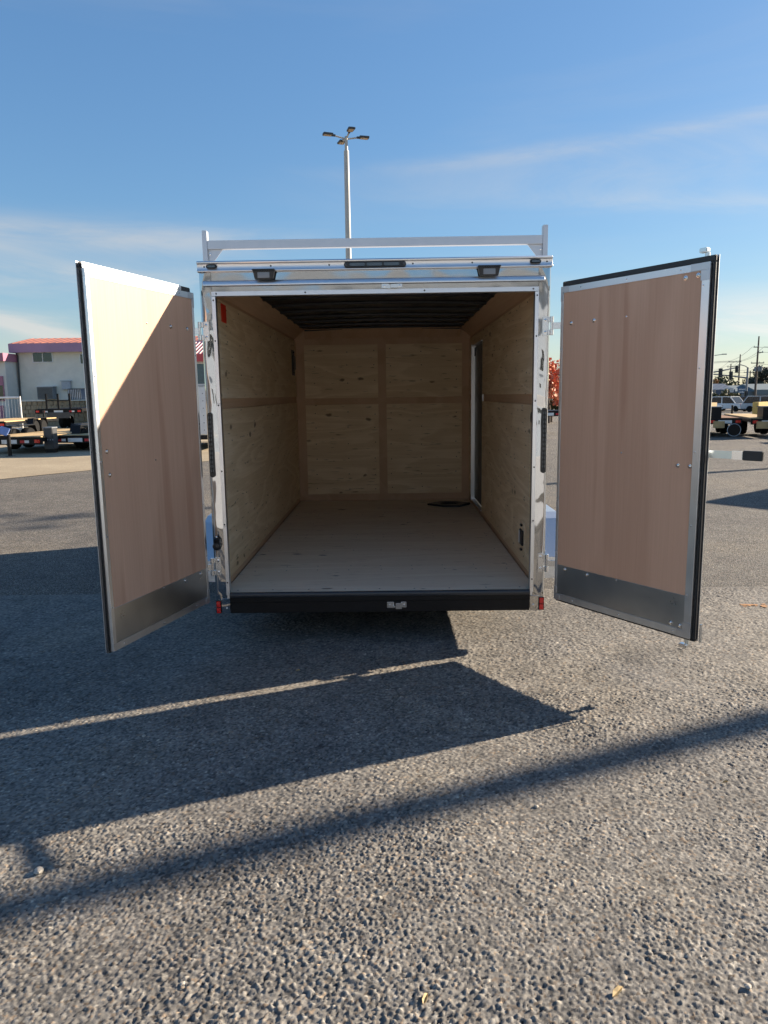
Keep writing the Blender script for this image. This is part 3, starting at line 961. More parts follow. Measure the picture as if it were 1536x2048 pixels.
# fenders, wheels, axles, chassis
for s in (-1, 1):
    mb = MB()
    def fx(a, b):
        return sorted((s * a, s * b))
    fa, fb = 1.0605, 1.45
    a0, a1 = fx(fa, fb)
    yc0, yc1 = 1.05, 2.84
    ring = [(yc0, 0.16), (yc0 + 0.01, 0.33), (yc0 + 0.24, 0.60), (yc0 + 0.36, 0.635), (yc1 - 0.36, 0.635), (yc1 - 0.24, 0.60), (yc1 - 0.01, 0.33), (yc1, 0.16)]
    inner = [(y + (0.004 if y < 2.2 else -0.004), z - (0.004 if z > 0.3 else 0)) for y, z in ring]
    mb.prism(ring + inner[::-1], 'x', a0, a1)
    mb.build('fender', M_TREAD, T)
    for y in (1.54, 2.35):
        wy = MB().lathe([(0.17, -0.10), (0.27, -0.10), (0.29, -0.075), (0.30, -0.03), (0.30, 0.03), (0.29, 0.075), (0.27, 0.10), (0.17, 0.10)], 'x', (s * 1.27, y, 0.30), 32)
        wh = MB().cyl((s * 1.20, y, 0.30), (s * 1.34, y, 0.30), 0.06, n=16).build('wheel', M_GALV, T)
        wy.build('tyre', M_TYRE, wh, smooth=True)
        MB().lathe([(0.165, -0.08), (0.165, 0.02), (0.14, 0.05), (0.06, 0.06)], 'x', (s * 1.27, y, 0.30), 24).build('rim', M_GALV, wh, smooth=True)
for y in (1.54, 2.35):
    MB().box(-1.2, 1.2, y - 0.035, y + 0.035, 0.24, 0.30).build('axle', M_BLACK, T, bevel=0.005)
for s in (-1, 1):
    x0, x1 = sorted((s * 0.93, s * 0.99))
    MB().box(x0, x1, 0.085, LEN, 0.215, 0.314).build('frame_rail', M_BLACK, T, bevel=0.004)
for k in range(9):
    y = 0.3 + k * 0.46
    MB().box(-0.929, 0.929, y, y + 0.05, 0.245, 0.3135).build('cross_member', M_BLACK, T)
mb = MB()
mb.prism([(-0.62, LEN), (-0.50, LEN), (0.05, LEN + 1.25), (-0.05, LEN + 1.25)], 'z', 0.245, 0.305)
mb.prism([(0.62, LEN), (0.50, LEN), (0.052, LEN + 1.249), (0.06, LEN + 1.20)], 'z', 0.2455, 0.3045)
mb.build('tongue', M_BLACK, T)
MB().cyl((0, LEN + 0.95, 0.02), (0, LEN + 0.95, 0.75), 0.035).build('jack', M_GALV, T)

# hinges on the rear posts
DOORS = []


def hinge(s, z0, z1, dpt):
    """post plate, barrel and strap to the door's outer face"""
    px0, px1 = sorted((s * 1.013, s * 1.049))
    h_ = MB().box(px0, px1, -0.0155, -0.0075, z0, z1).build('hinge', M_HINGE, T, bevel=0.003)
    bx = s * 1.066
    h1, h2 = z0 + 0.003, z1 - 0.003
    t3 = (h2 - h1) / 3
    for a, b_ in ((h1, h1 + t3 * 0.9), (h2 - t3 * 0.9, h2)):
        mb = MB().cyl((bx, -0.030, a), (bx, -0.030, b_), 0.0115, n=14)
        xx = sorted((s * 1.044, s * 1.066))
        mb.box(xx[0], xx[1], -0.0265, -0.0160, a + 0.001, b_ - 0.001)
        mb.build('hinge_knuckle', M_HINGE, h_, bevel=0.001, seg=1)
    MB().cyl((bx, -0.030, h1 + t3 * 0.92), (bx, -0.030, h2 - t3 * 0.92), 0.0085, n=12).build('hinge_pin', M_ZINC, h_, smooth=True)
    d = Vector(dpt) - Vector((bx, -0.030))
    L = d.length
    strap = MB().box(0.0, L, -0.004, 0.004, h1 + t3 * 0.98, h2 - t3 * 0.98).build('hinge_strap', M_HINGE, h_, bevel=0.001, seg=1, loc=(bx, -0.030, 0), rotz=math.atan2(d.y, d.x))
    for z in (z0 + 0.022, z1 - 0.022):
        MB().dome((s * 1.030, -0.0155, z), (0, -1, 0), 0.0095, 0.006, 10).build('bolt', M_ZINC, h_, smooth=True)


# doors
def rear_door(s, hx, hy, a):
    ux, uy = s * math.sin(a), -math.cos(a)
    W, Z0, Z1, TH = (0.962 if s > 0 else 0.944), 0.316, 2.227, 0.036
    rz = math.atan2(uy, ux)

    def B(*boxes):
        mb = MB()
        for b_ in boxes:
            mb.box(*b_)
        return mb
    d = B((0.006, W - 0.006, 0.006, TH - 0.004, Z0 + 0.006, Z1 - 0.006)).mirror_y(s).build('rear_door', M_WHITEP, T, loc=(hx, hy, 0), rotz=rz)

    def sub(name, mb, mat, **kw):
        return mb.mirror_y(s).build(name, mat, d, **kw)
    sub('door_panel', B((0.020, 0.919, 0.0025, 0.0058, 0.530, 2.194)), M_LUAN)
    sub('kick_plate', B((0.020, 0.919, 0.0005, 0.0024, 0.358, 0.542)), M_KICK, bevel=0.0005, seg=1)
    # frame: four channel rails
    for bx in ((0.0, 0.0195, -0.0015, TH, Z0 + 0.040, Z1 - 0.036), (0.9195, W, -0.0015, TH, Z0 + 0.040, Z1 - 0.036)):
        sub('door_rail', B(bx), M_ALU, bevel=0.0012)
    for bx in ((0.0, W, -0.0012, TH - 0.0003, Z1 - 0.0355, Z1), (0.0, W, -0.0012, TH - 0.0003, Z0, Z0 + 0.0395)):
        sub('door_rail', B(bx), M_ALUX, bevel=0.0012)
    # corner brackets
    for u0, u1, z0, z1 in ((-0.001, 0.058, Z1 - 0.034, Z1 + 0.001), (-0.001, 0.045, Z0 - 0.001, Z0 + 0.034), (W - 0.105, W + 0.001, Z1 - 0.034, Z1 + 0.001), (W - 0.085, W + 0.001, Z0 - 0.001, Z0 + 0.034)):
        tall = (u0, u0 + 0.020) if u0 < 0.1 else (W - 0.048, W + 0.001)
        zz = (z0 - 0.050, z0) if z0 > 1 else (z1, z1 + 0.050)
        if s < 0 and u0 > 0.1:
            continue
        br = B((u0, u1, -0.0035, -0.0018, z0, z1), (tall[0], tall[1], -0.0035, -0.0018, zz[0] + 0.0003, zz[1] - 0.0003))
        sub('corner_bracket', br, M_MILL, bevel=0.0005, seg=1)
    # vinyl seal round the edge, and the outer skin
    e = 0.032
    ef = 0.018 if s > 0 else 0.010
    o_ = 0.012 if s > 0 else 0.020
    sub('rubber_seal', B((-0.004, W + ef, o_, TH - 0.006, Z1 + 0.0015, Z1 + e), (-0.004, W + ef, o_, TH - 0.006, Z0 - ef * 0.8, Z0 - 0.0015), (W + 0.0015, W + ef, o_, TH - 0.006, Z0 - 0.001, Z1 + 0.001)), M_RUB, bevel=0.004)
    sub('door_skin', B((0.0, W + ef + 0.003, TH + 0.001, TH + 0.004, Z0 - ef * 0.8, Z1 + e + 0.002)), M_MILL)
    if s < 0:
        sub('edge_cap', B((0.115, W + ef - 0.001, 0.004, 0.0115, Z1 + 0.002, Z1 + 0.030)), M_ALUX, bevel=0.003)
    # bolts (large) and screws (small)
    big = [(0.082, 2.012), (0.252, 2.012), (0.084, 0.522), (0.258, 0.522)]
    small = [(0.475, 2.012), (0.475, 1.270), (0.475, 0.535)]
    if s > 0:
        big += [(0.828, 2.168), (0.898, 2.172), (0.837, 1.226), (0.906, 1.226), (0.842, 0.376), (0.898, 0.374)]
    else:
        big += [(0.882, 1.349), (0.872, 1.229)]
    for u, z in big:
        yb = 0.0005 if z < 0.54 else 0.0024
        sub('bolt', MB().dome((u, yb, z), (0, -1, 0), 0.0115, 0.008, 12), M_ZINC, smooth=True)
    for u, z in small:
        yb = 0.0005 if z < 0.54 else 0.0024
        sub('screw', MB().dome((u, yb, z), (0, -1, 0), 0.0055, 0.003, 8), M_ZINC, smooth=True)
    for u, z in ((0.012, 1.86), (0.012, 1.45), (0.012, 0.95), (0.010, 0.62), (0.93, 2.12), (0.932, 1.72), (0.932, 1.30), (0.932, 0.92), (0.932, 0.55), (0.15, Z1 - 0.017), (0.47, Z1 - 0.017), (0.80, Z1 - 0.017), (0.15, Z0 + 0.018), (0.50, Z0 + 0.018), (0.86, Z0 + 0.018)):
        sub('screw', MB().dome((u, -0.0015, z), (0, -1, 0), 0.005, 0.0028, 8), M_ZINC, smooth=True)
    if s > 0:
        # locking bar on the outer face with its cams at both ends
        bar = MB().cyl((0.905, TH + 0.022, 0.262), (0.905, TH + 0.022, 2.282), 0.0125, n=12)
        sub('lock_bar', bar, M_GALV, smooth=True)
        sub('lock_cam', B((0.872, 0.916, TH - 0.004, TH + 0.030, 2.283, 2.306)), M_HINGE, bevel=0.004)
        sub('lock_cam', B((0.872, 0.918, TH - 0.004, TH + 0.030, 0.242, 0.264)), M_HINGE, bevel=0.004)
        def lever(t0, t1, th, z0, z1):
            p0, p1 = Vector((0.86, 0.052)), Vector((1.225, 0.112))
            d_ = (p1 - p0).normalized()
            nn = Vector((-d_.y, d_.x)) * th / 2
            a_, b_ = p0.lerp(p1, t0), p0.lerp(p1, t1)
            return MB().prism([tuple(a_ - nn), tuple(b_ - nn), tuple(b_ + nn), tuple(a_ + nn)], 'z', z0, z1)
        sub('lock_handle', lever(0.0, 0.97, 0.008, 1.270, 1.308), M_GALV, bevel=0.0015)
        sub('handle_clamp', lever(0.60, 0.735, 0.014, 1.268, 1.311), M_ZINC, bevel=0.002)
        sub('handle_grip', lever(0.74, 1.0, 0.020, 1.266, 1.314), M_RUB, bevel=0.004)
        for z in (0.37, 1.22, 2.17):
            sub('bar_bracket', B((0.86, 0.95, TH + 0.0045, TH + 0.0095, z - 0.03, z + 0.03)), M_HINGE, bevel=0.002)
        sub('edge_strip', B((W + e + 0.0035, W + e + 0.0075, TH - 0.012, TH + 0.006, 0.30, 0.40)), M_HINGE)
    for z0, z1 in ((1.950, 2.065), (0.480, 0.600)):
        ox, oy = (-uy * s, ux * s)
        dp = (hx + ux * 0.03 + ox * (TH + 0.006), hy + uy * 0.03 + oy * (TH + 0.006))
        hinge(s, z0, z1, dp)
        zc = (z0 + z1) / 2
        sub('strap_plate', B((0.02, 0.32, TH + 0.0045, TH + 0.009, zc - 0.02, zc + 0.02)), M_HINGE, bevel=0.002)
    return d


rear_door(-1, -1.0882, -0.0568, 0.2941)
rear_door(1, 1.1120, -0.0620, 0.5928)

# rows of small fasteners in the linings
for s in (-1, 1):
    mb = MB()
    for y in (0.07, 0.48, 0.89, 1.30, 1.71, 2.12, 2.53, 3.90):
        for k in range(9):
            z = 0.47 + k * 0.215
            if abs(z - 1.565) > 0.05:
                mb.dome((s * XI, y + rng.uniform(-0.006, 0.006), z + rng.uniform(-0.02, 0.02)), (-s, 0, 0), 0.006, 0.0025, 6)
    mb.build('wall_screw', M_DGREY, WL if s < 0 else WR_, stuff=True)
mb = MB()
for x in (-0.80, -0.42, -0.10, 0.09, 0.45, 0.86):
    for k in range(10):
        z = 0.50 + k * 0.18
        if abs(z - 1.54) > 0.06:
            mb.dome((x + rng.uniform(-0.006, 0.006), LEN - 0.012, z + rng.uniform(-0.02, 0.02)), (0, -1, 0), 0.0065, 0.0025, 6)
mb.build('wall_screw', M_DGREY, fwall, stuff=True)
mb = MB()
for y in (0.06, 0.58, 0.70, 1.25, 1.80, 1.92, 2.5, 3.02, 3.14):
    for k in range(9):
        mb.dome((-0.92 + k * 0.23 + rng.uniform(-0.01, 0.01), y + rng.uniform(-0.008, 0.008), ZF), (0, 0, 1), 0.006, 0.0015, 6)
mb.build('floor_screw', M_DGREY, fl, stuff=True)

# black diamond frame on the floor by the side door
mb = MB()
c0 = Vector((0.74, 3.62, ZF + 0.001))
hw, hd = 0.24, 0.17
loop_o = [(-hw * 1.05, 0), (-0.09, hd), (0.10, hd * 0.9), (hw * 1.0, 0.02), (0.10, -hd), (-0.08, -hd * 0.9)]
loop_i = [(x * 0.55, y * 0.45) for x, y in loop_o]
n = len(loop_o)
vs = [(c0.x + x, c0.y + y, c0.z) for x, y in loop_o] + [(c0.x + x, c0.y + y, c0.z) for x, y in loop_i]
vs += [(x, y, z + 0.022) for x, y, z in vs]
fs = []
for i in range(n):
    j = (i + 1) % n
    fs += [(i, j, n + j, n + i), (2 * n + i, 2 * n + j, 3 * n + j, 3 * n + i), (i, j, 2 * n + j, 2 * n + i), (n + i, n + j, 3 * n + j, 3 * n + i)]
mb.add(vs, fs)
tag(mb.build('diamond_frame', M_PLAS, bevel=0.004), 'flat black diamond shaped frame lying on the plywood floor by the side door', 'frame')


# ------------------------------------------------------------------ light poles
def light_pole(label, x, y, rz, base=None, H=11.0):
    if base is None:
        t = thing('light_pole', label, 'light pole', (x, y, 0), rz, 'light poles around the lot')
        MB().cyl((0, 0, 0), (0, 0, 0.75), 0.28, 0.27, 20).build('base', M_CREAM2, t, smooth=True)
        MB().tube([(0, 0, 0.75), (0, 0, 5.8), (0, 0, H - 0.5)], [0.135, 0.112, 0.092], 16).build('pole', M_POLE, t, smooth=True)
        MB().cyl((0, 0, H - 0.5), (0, 0, H), 0.062, 0.055, 14).build('pole_cap', M_POLE, t, smooth=True)
        MB().cyl((0, 0, 5.78), (0, 0, 5.86), 0.104, 0.103, 16).build('collar', M_GREYM, t, smooth=True)
        for k in range(4):
            a = R(18 + 90 * k)
            c, s_ = math.cos(a), math.sin(a)
            ar = MB().tube([(0, 0, H - 0.09), (c * 0.46, s_ * 0.46, H + 0.0)], 0.030, 8).build('arm', M_POLE, t, smooth=True)
            hd_ = MB().box(0.40, 0.53, -0.035, 0.035, H - 0.035, H + 0.035)
            hd_.prism([(0.50, -0.11), (0.86, -0.13), (0.88, 0.0), (0.86, 0.13), (0.50, 0.11)], 'z', H - 0.01, H + 0.055)
            h_ = hd_.build('lamp_head', M_DGREY, t, bevel=0.01, rotz=a)
            MB().box(0.56, 0.83, -0.085, 0.085, H - 0.024, H - 0.0115).build('lens', M_SHOPT, h_, bevel=0.003)
        return t
    t = copy_tree(base)
    t.location = (x, y, gz(x, y))
    t.rotation_euler.z = rz
    t['label'] = label
    return t


lp = light_pole('tall pale light pole with four lamp heads rising behind the silver trailer', -1.43, 24.0, R(0))
light_pole('tall pale light pole beyond the right edge casting the long foreground shadow', 15.7, 4.62, R(10), lp)
light_pole('tall pale light pole beyond the right edge casting the thin shadow past the trailer', 20.7, 15.8, R(25), lp)

# ------------------------------------------------------------------ left background
# main two storey building
b = thing('building', 'cream two storey building with orange metal roof and mauve fascia behind the parked flatbeds', 'building', (-18, 45, 0))
bo = Vector((-18, 45, 0))
x0, x1, h = -25.0 - bo.x, 9.0, 4.83
MB().box(x0, x1, 0, 9, 0, h).build('wall', M_CREAM, b)
rb = MB()
rb.prism([(-0.45, h + 0.40), (-0.45, h + 0.46), (2.6, h + 1.02), (6.0, h + 0.46), (9.4, h + 0.46), (9.4, h + 0.40)], 'x', x0 - 0.25, x1 + 0.2)
rf = rb.build('roof', M_ROOF, b)
k = 0
xx = x0
while xx < x1:
    MB().prism([(-0.47, h + 0.462), (-0.47, h + 0.49), (2.6, h + 1.045), (2.6, h + 1.02)], 'x', xx, xx + 0.04).build('roof_seam', M_ROOF, rf)
    xx += 0.48
MB().box(x0 - 0.26, x1 + 0.2, -0.48, -0.40, h - 0.12, h + 0.45).build('fascia', M_PURP, b)
MB().box(x0 - 0.30, x0 - 0.25, -0.40, 9.4, h - 0.12, h + 0.45).build('fascia', M_PURP, b)
MB().box(x0 - 0.24, x1 + 0.2, -0.39, -0.01, h - 0.04, h + 0.38).build('soffit', M_CREAM2, b)


def window(par, xa, xb, za, zb, y, panes=2, frame=M_WHITEP, glass=M_GLASS):
    t = 0.05
    fb_ = MB().box(xa, xb, y - 0.06, y - 0.003, za, za + t).box(xa, xb, y - 0.06, y - 0.003, zb - t, zb)
    fb_.box(xa, xa + t, y - 0.06, y - 0.003, za + t, zb - t).box(xb - t, xb, y - 0.06, y - 0.003, za + t, zb - t)
    wd = (xb - xa) / panes
    for i in range(1, panes):
        fb_.box(xa + wd * i - t / 2, xa + wd * i + t / 2, y - 0.055, y - 0.003, za + t, zb - t)
    f = fb_.build('window', frame, par)
    for i in range(panes):
        MB().box(xa + wd * i + t * 0.5, xa + wd * (i + 1) - t * 0.5, y - 0.03, y - 0.02, za + t * 0.8, zb - t * 0.8).build('pane', glass, f)
    return f


window(b, -23.92 - bo.x, -22.55 - bo.x, 4.05, 4.75, 0)
window(b, -20.74 - bo.x, -19.4 - bo.x, 3.9, 4.6, 0)
window(b, -16.5 - bo.x, -15.2 - bo.x, 4.0, 4.7, 0)
MB().tube([(x0 + 0.16, -0.38, h - 0.1), (x0 + 0.12, -0.08, h - 0.35), (x0 + 0.06, -0.06, 2.5), (x0 + 0.0, -0.06, 0.2)], 0.05, 8).build('downspout', M_DGREY, b, smooth=True)
MB().box(-22.05 - bo.x, -21.45 - bo.x, -0.22, -0.003, 2.25, 2.80).build('utility_box', M_LGREY, b, bevel=0.02)
MB().box(-22.10 - bo.x, -21.40 - bo.x, -0.25, -0.003, 2.80, 2.84).build('utility_box_lid', M_LGREY, b)
for xa, xb, za, zb in ((-23.6, -22.5, 1.62, 2.45),):
    lw = MB().box(xa - bo.x, xb - bo.x, -0.5, -0.003, za, zb).build('air_conditioner', M_GREYM, b, bevel=0.02)
    for i in range(10):
        z = za + 0.08 + i * 0.07
        MB().box(xa + 0.06 - bo.x, xb - 0.06 - bo.x, -0.53, -0.502, z, z + 0.03).build('louvre', M_DGREY, lw)
    MB().box(xa - 0.05 - bo.x, xb + 0.05 - bo.x, -0.55, -0.003, zb + 0.001, zb + 0.04).build('hood', M_WHITEP, lw)
# small red capped tower on the roof
MB().box(-22.05 - bo.x + 0.35, -20.2 - bo.x, 5.0, 6.6, h + 0.55, 6.75).build('roof_tower', M_WHITEP, b)
MB().box(-21.85 - bo.x, -20.1 - bo.x, 4.8, 6.8, 6.751, 7.15).build('tower_cap', M_REDROOF, b)
MB().box(-21.55 - bo.x, -20.95 - bo.x, 4.96, 4.998, 5.9, 6.55).build('tower_louvre', M_DGREY, b)
# condensing unit
cu = thing('condenser', 'grey louvred condenser unit standing on the block wall beside the blue utility box', 'condenser', (-19.3, 41.0, 1.53))
MB().box(-0.55, 0.55, -0.35, 0.35, 0.0, 0.72).build('cabinet', M_DGREY, cu, bevel=0.02)
for i in range(9):
    MB().box(-0.5 + i * 0.11, -0.46 + i * 0.11, -0.38, -0.352, 0.06, 0.66).build('louvre', M_LGREY, cu)
MB().box(0.30, 0.56, -0.385, -0.3525, 0.04, 0.68).build('access_panel', M_SHOPB, cu)

# low block wall
bw = thing('block_wall', 'low tan block wall under the cream building behind the raised flatbed', 'wall', (-20, 40, 0))
MB().box(-2.6, 9, 0.2, 1.4, 0, 1.50).build('wall_core', M_STONE, bw)
mb = MB()
g = random.Random(2)
for r_ in range(6):
    xx = -2.6 + (r_ % 2) * 0.15
    while xx < 8.9:
        wd = 0.27 + g.random() * 0.08
        dpt = 0.06 + g.random() * 0.08
        mb.box(xx + 0.012, xx + wd - 0.012, 0.2 - dpt, 0.1995, r_ * 0.25 + 0.012, r_ * 0.25 + 0.238)
        xx += wd
mb.build('block', M_STONE, bw, stuff=True)
MB().box(-2.65, 9, 0.02, 1.45, 1.501, 1.56).build('coping', M_CREAM2, bw, bevel=0.01)

# low building at far left
lb2 = thing('building', 'low pale building with magenta fascia at the far left edge', 'building', (-30, 43.5, 0))
MB().box(-8, 4.95, 0, 10, 0, 4.1).build('wall', M_CREAM2, lb2)
MB().box(-8.1, 5.05, -0.35, 10.2, 4.101, 4.62).build('fascia', M_MAGE, lb2)
for i in range(28):
    MB().box(-8.0 + i * 0.47, -7.96 + i * 0.47, -0.375, -0.352, 4.12, 4.60).build('fascia_seam', M_MAGE, lb2)
f = window(lb2, 2.6, 4.75, 1.55, 3.15, 0, 1, M_MAGE)
MB().box(2.6, 4.75, -0.10, -0.062, 2.55, 3.15).build('awning_panel', M_MAGE, f)
MB().box(2.5, 4.6, -0.06, -0.003, 0.4, 1.25).build('lower_panel', M_MAGE, lb2)

# pipe gate with mesh
fg = thing('pipe_gate', 'white pipe gate in front of the low building at far left', 'gate', (-18.45, 32, 0))
for pts in ([(0, 0, 0), (0, 0, 1.78)], [(-4, 0, 1.72), (-0.04, 0, 1.72)], [(-4, 0, 0.15), (-0.04, 0, 0.15)]):
    MB().tube(pts, 0.045, 8).build('pipe', M_WHITEP, fg, smooth=True)
mb = MB()
for i in range(26):
    mb.box(-4 + i * 0.155, -3.994 + i * 0.155, -0.003, 0.003, 0.2, 1.68)
mb.build('mesh_wire', M_LGREY, fg)

# gap at left of the trailer: far building with red roof
rb_ = thing('building', 'white building with red metal roof and blue window glimpsed between left door and trailer', 'building', (-10.5, 40, 0))
MB().box(-1.6, 3.6, 0, 8, 0, 3.85).build('wall', M_WHITEP, rb_)
MB().box(-1.75, 3.8, -0.35, -0.25, 3.72, 4.16).build('fascia', M_REDROOF, rb_)
r2 = MB().prism([(-0.3, 4.161), (2.6, 5.05), (2.6, 4.98), (-0.3, 4.10)], 'x', -1.75, 3.8).build('roof', M_REDROOF, rb_)
for i in range(24):
    MB().prism([(-0.32, 4.165), (-0.32, 4.20), (2.6, 5.09), (2.6, 5.05)], 'x', -1.74 + i * 0.23, -1.70 + i * 0.23).build('roof_seam', M_WHITEP, r2)
window(rb_, -1.25, 3.2, 2.35, 3.65, 0, 3, M_WHITEP, M_BLUEGL)

# white enclosed trailer in the same gap
wt = thing('enclosed_trailer', 'white riveted enclosed trailer parked beyond the gap beside the left door', 'trailer', (-5.9, 17.6, 0))
MB().box(-0.95, 1.0, 0, 4.2, 0.47, 1.94).build('body', M_WHITEP, wt, bevel=0.03)
MB().box(-0.96, 1.01, -0.01, 4.21, 1.941, 1.99).build('roof_edge', M_LGREY, wt)
for i in range(6):
    for j in range(4):
        MB().dome((-0.35 + j * 0.33, 0, 0.62 + i * 0.22), (0, -1, 0), 0.016, 0.008, 8).build('rivet', M_GREYM, wt)
MB().box(-0.9, 0.95, 0.05, 4.1, 0.33, 0.469).build('frame', M_BLACK, wt)
for s in (-1, 1):
    wh = MB().cyl((0.02 + s * 0.70, 2.2, 0.3), (0.02 + s * 0.86, 2.2, 0.3), 0.12, n=14).build('wheel', M_GALV, wt)
    MB().lathe([(0.13, -0.08), (0.27, -0.08), (0.30, -0.05), (0.30, 0.05), (0.27, 0.08), (0.13, 0.08)], 'x', (0.02 + s * 0.80, 2.2, 0.30), 22).build('tyre', M_TYRE, wh, smooth=True)


# ------------------------------------------------------------------ flatbed trailers
def wheel(par, x, y, r=0.36, wd=0.24, rim=M_TYRE):
    wh = MB().cyl((x - wd * 0.3, y, r), (x + wd * 0.3, y, r), 0.07, n=10).build('wheel', M_GREYM, par)
    MB().lathe([(r * 0.55, -wd / 2), (r * 0.93, -wd / 2), (r, -wd * 0.3), (r, wd * 0.3), (r * 0.93, wd / 2), (r * 0.55, wd / 2)], 'x', (x, y, r), 20).build('tyre', M_TYRE, wh, smooth=True)
    MB().lathe([(r * 0.54, -wd * 0.45), (r * 0.54, wd * 0.2), (r * 0.3, wd * 0.3)], 'x', (x, y, r), 16).build('rim', rim, wh, smooth=True)
    return wh


def flatbed(label, x, y, rz, W=2.1, L=5.0, dz=0.62, deck=M_TAN, group='flatbed trailers parked in the lot', tape=True, stakes=0, ramp=False, jack=True, toolbox=False, low=False, z=None):
    """y axis: rear end at y=0, tongue at y=L+1.3"""
    t = thing('flatbed_trailer', label, 'trailer', (x, y, float(gz(x, y)) if z is None else z), rz, group)
    MB().box(-W / 2, W / 2, 0, L, dz - 0.16, dz - 0.045).build('frame', M_BLACK, t, bevel=0.01)
    mb = MB()
    n_ = max(6, int(W / 0.19))
    for i in range(n_):
        a = -W / 2 + 0.06 + (W - 0.12) * i / n_
        mb.box(a + 0.004, a + (W - 0.12) / n_ - 0.004, 0.05, L - 0.05, dz - 0.0445, dz)
    mb.build('deck', deck, t)
    MB().box(-W / 2 - 0.03, W / 2 + 0.03, -0.06, -0.001, dz - 0.24, dz - 0.02).build('rear_bar', M_BLACK, t, bevel=0.01)
    for s in (-1, 1):
        MB().box(s * (W / 2 - 0.12) - 0.09, s * (W / 2 - 0.12) + 0.09, -0.085, -0.0605, dz - 0.19, dz - 0.09).build('tail_light', M_REDL, t, bevel=0.01)
        if tape:
            xa = s * (W / 2 - 0.52)
            MB().box(xa - 0.14, xa + 0.0, -0.066, -0.0605, dz - 0.19, dz - 0.11).build('reflective_tape', M_REDT, t)
            MB().box(xa + 0.002, xa + 0.14, -0.066, -0.0605, dz - 0.19, dz - 0.11).build('reflective_tape', M_WHT, t)
        for yy in (L * 0.42, L * 0.42 + 0.85):
            wheel(t, s * (W / 2 + (0.17 if low else -0.18)), yy, r=0.34)
        if low:
            fa, fb = sorted((s * (W / 2 + 0.03), s * (W / 2 + 0.30)))
            y0_, y1_ = L * 0.42 - 0.42, L * 0.42 + 1.27
            MB().prism([(y0_, 0.45), (y0_ + 0.15, 0.78), (y1_ - 0.15, 0.78), (y1_, 0.45), (y1_ - 0.03, 0.45), (y1_ - 0.17, 0.75), (y0_ + 0.17, 0.75), (y0_ + 0.03, 0.45)], 'x', fa, fb).build('fender', M_BLACK, t)
    MB().box(-0.24, 0.24, -0.068, -0.0605, dz - 0.21, dz - 0.09).build('licence_plate_holder', M_WHT if tape else M_BLACK, t)
    mb = MB()
    mb.prism([(-W / 2 + 0.1, L), (-W / 2 + 0.25, L), (0.07, L + 1.3), (-0.07, L + 1.3)], 'z', dz - 0.155, dz - 0.06)
    mb.prism([(W / 2 - 0.1, L), (W / 2 - 0.25, L), (-0.06, L + 1.29), (0.06, L + 1.31)], 'z', dz - 0.154, dz - 0.061)
    mb.build('tongue', M_BLACK, t)
    if jack:
        MB().cyl((0.0, L + 1.0, 0.02), (0.0, L + 1.0, dz + 0.35), 0.045, n=10).build('jack', M_BLACK, t, smooth=True)
        MB().cyl((0.0, L + 1.0, 0.0), (0.0, L + 1.0, 0.02), 0.12, n=12).build('jack_foot', M_BLACK, t)
    for i in range(stakes):
        for s in (-1, 1):
            yy = 0.4 + i * (L - 0.8) / max(1, stakes - 1)
            MB().box(s * (W / 2) - 0.03, s * (W / 2) + 0.03, yy - 0.03, yy + 0.03, dz + 0.001, dz + 0.72).build('stake', M_BLACK, t)
    if ramp:
        for xx in (-0.62, 0.0, 0.62):
            MB().box(xx - 0.045, xx + 0.045, -0.03, 0.03, dz + 0.001, dz + 0.78).build('ramp_bar', M_BLACK, t)
        MB().box(-0.664, -0.046, -0.02, 0.02, dz + 0.40, dz + 0.45).build('ramp_rail', M_BLACK, t)
        MB().box(0.046, 0.574, -0.02, 0.02, dz + 0.40, dz + 0.45).build('ramp_rail', M_BLACK, t)
    if toolbox:
        MB().box(-0.45, 0.45, L + 0.25, L + 0.75, dz - 0.05, dz + 0.42).build('toolbox', M_BLACK, t, bevel=0.02)
    return t


# raised flatbed with upright ramps, seen from its rear
rt_ = flatbed('raised black flatbed with three upright ramp bars behind the toolbox trailer', -17.45, 34.0, R(0), W=2.45, L=6.5, dz=1.12, deck=M_BLACK, ramp=True, jack=False)
MB().box(-0.60, 0.62, -0.12, -0.07, 0.62, 0.93).build('dark_skirt', M_DGREY, rt_)
# reclining one at the far left, seen from its rear, then the toolbox trailer and others
flatbed('low flatbed with red and white reflectors nearest the far left edge', -11.35, 17.2, R(-4), W=2.0, L=5.0, dz=0.52, deck=M_TAN, low=True)
flatbed('flatbed with pale deck behind the low reflector trailer at far left', -17.35, 26.2, R(3), W=2.2, L=5.6, dz=0.72, deck=M_TAN, low=True)
flatbed('flatbed with fresh tan plank deck beside the left rear door', -9.75, 18.1, R(-7), W=1.95, L=5.2, dz=0.50, deck=M_TAN, low=True)
tb = thing('toolbox', 'tall black toolbox standing between two low flatbeds at left', 'toolbox', (-10.28, 17.55, 0.0), R(-5))
MB().box(-0.15, 0.14, -0.15, 0.15, 0.12, 0.74).build('box', M_DGREY, tb, bevel=0.02)
MB().box(-0.16, 0.15, -0.16, 0.16, 0.741, 0.78).build('lid', M_GREYM, tb, bevel=0.01)
MB().box(-0.14, 0.13, -0.1, 0.1, 0.0, 0.119).build('stand', M_BLACK, tb)
for i in range(3):
    MB().dome((-0.02 + i * 0.08, -0.15, 0.40), (0, -1, 0), 0.018, 0.01, 8).build('latch', M_LGREY, tb)
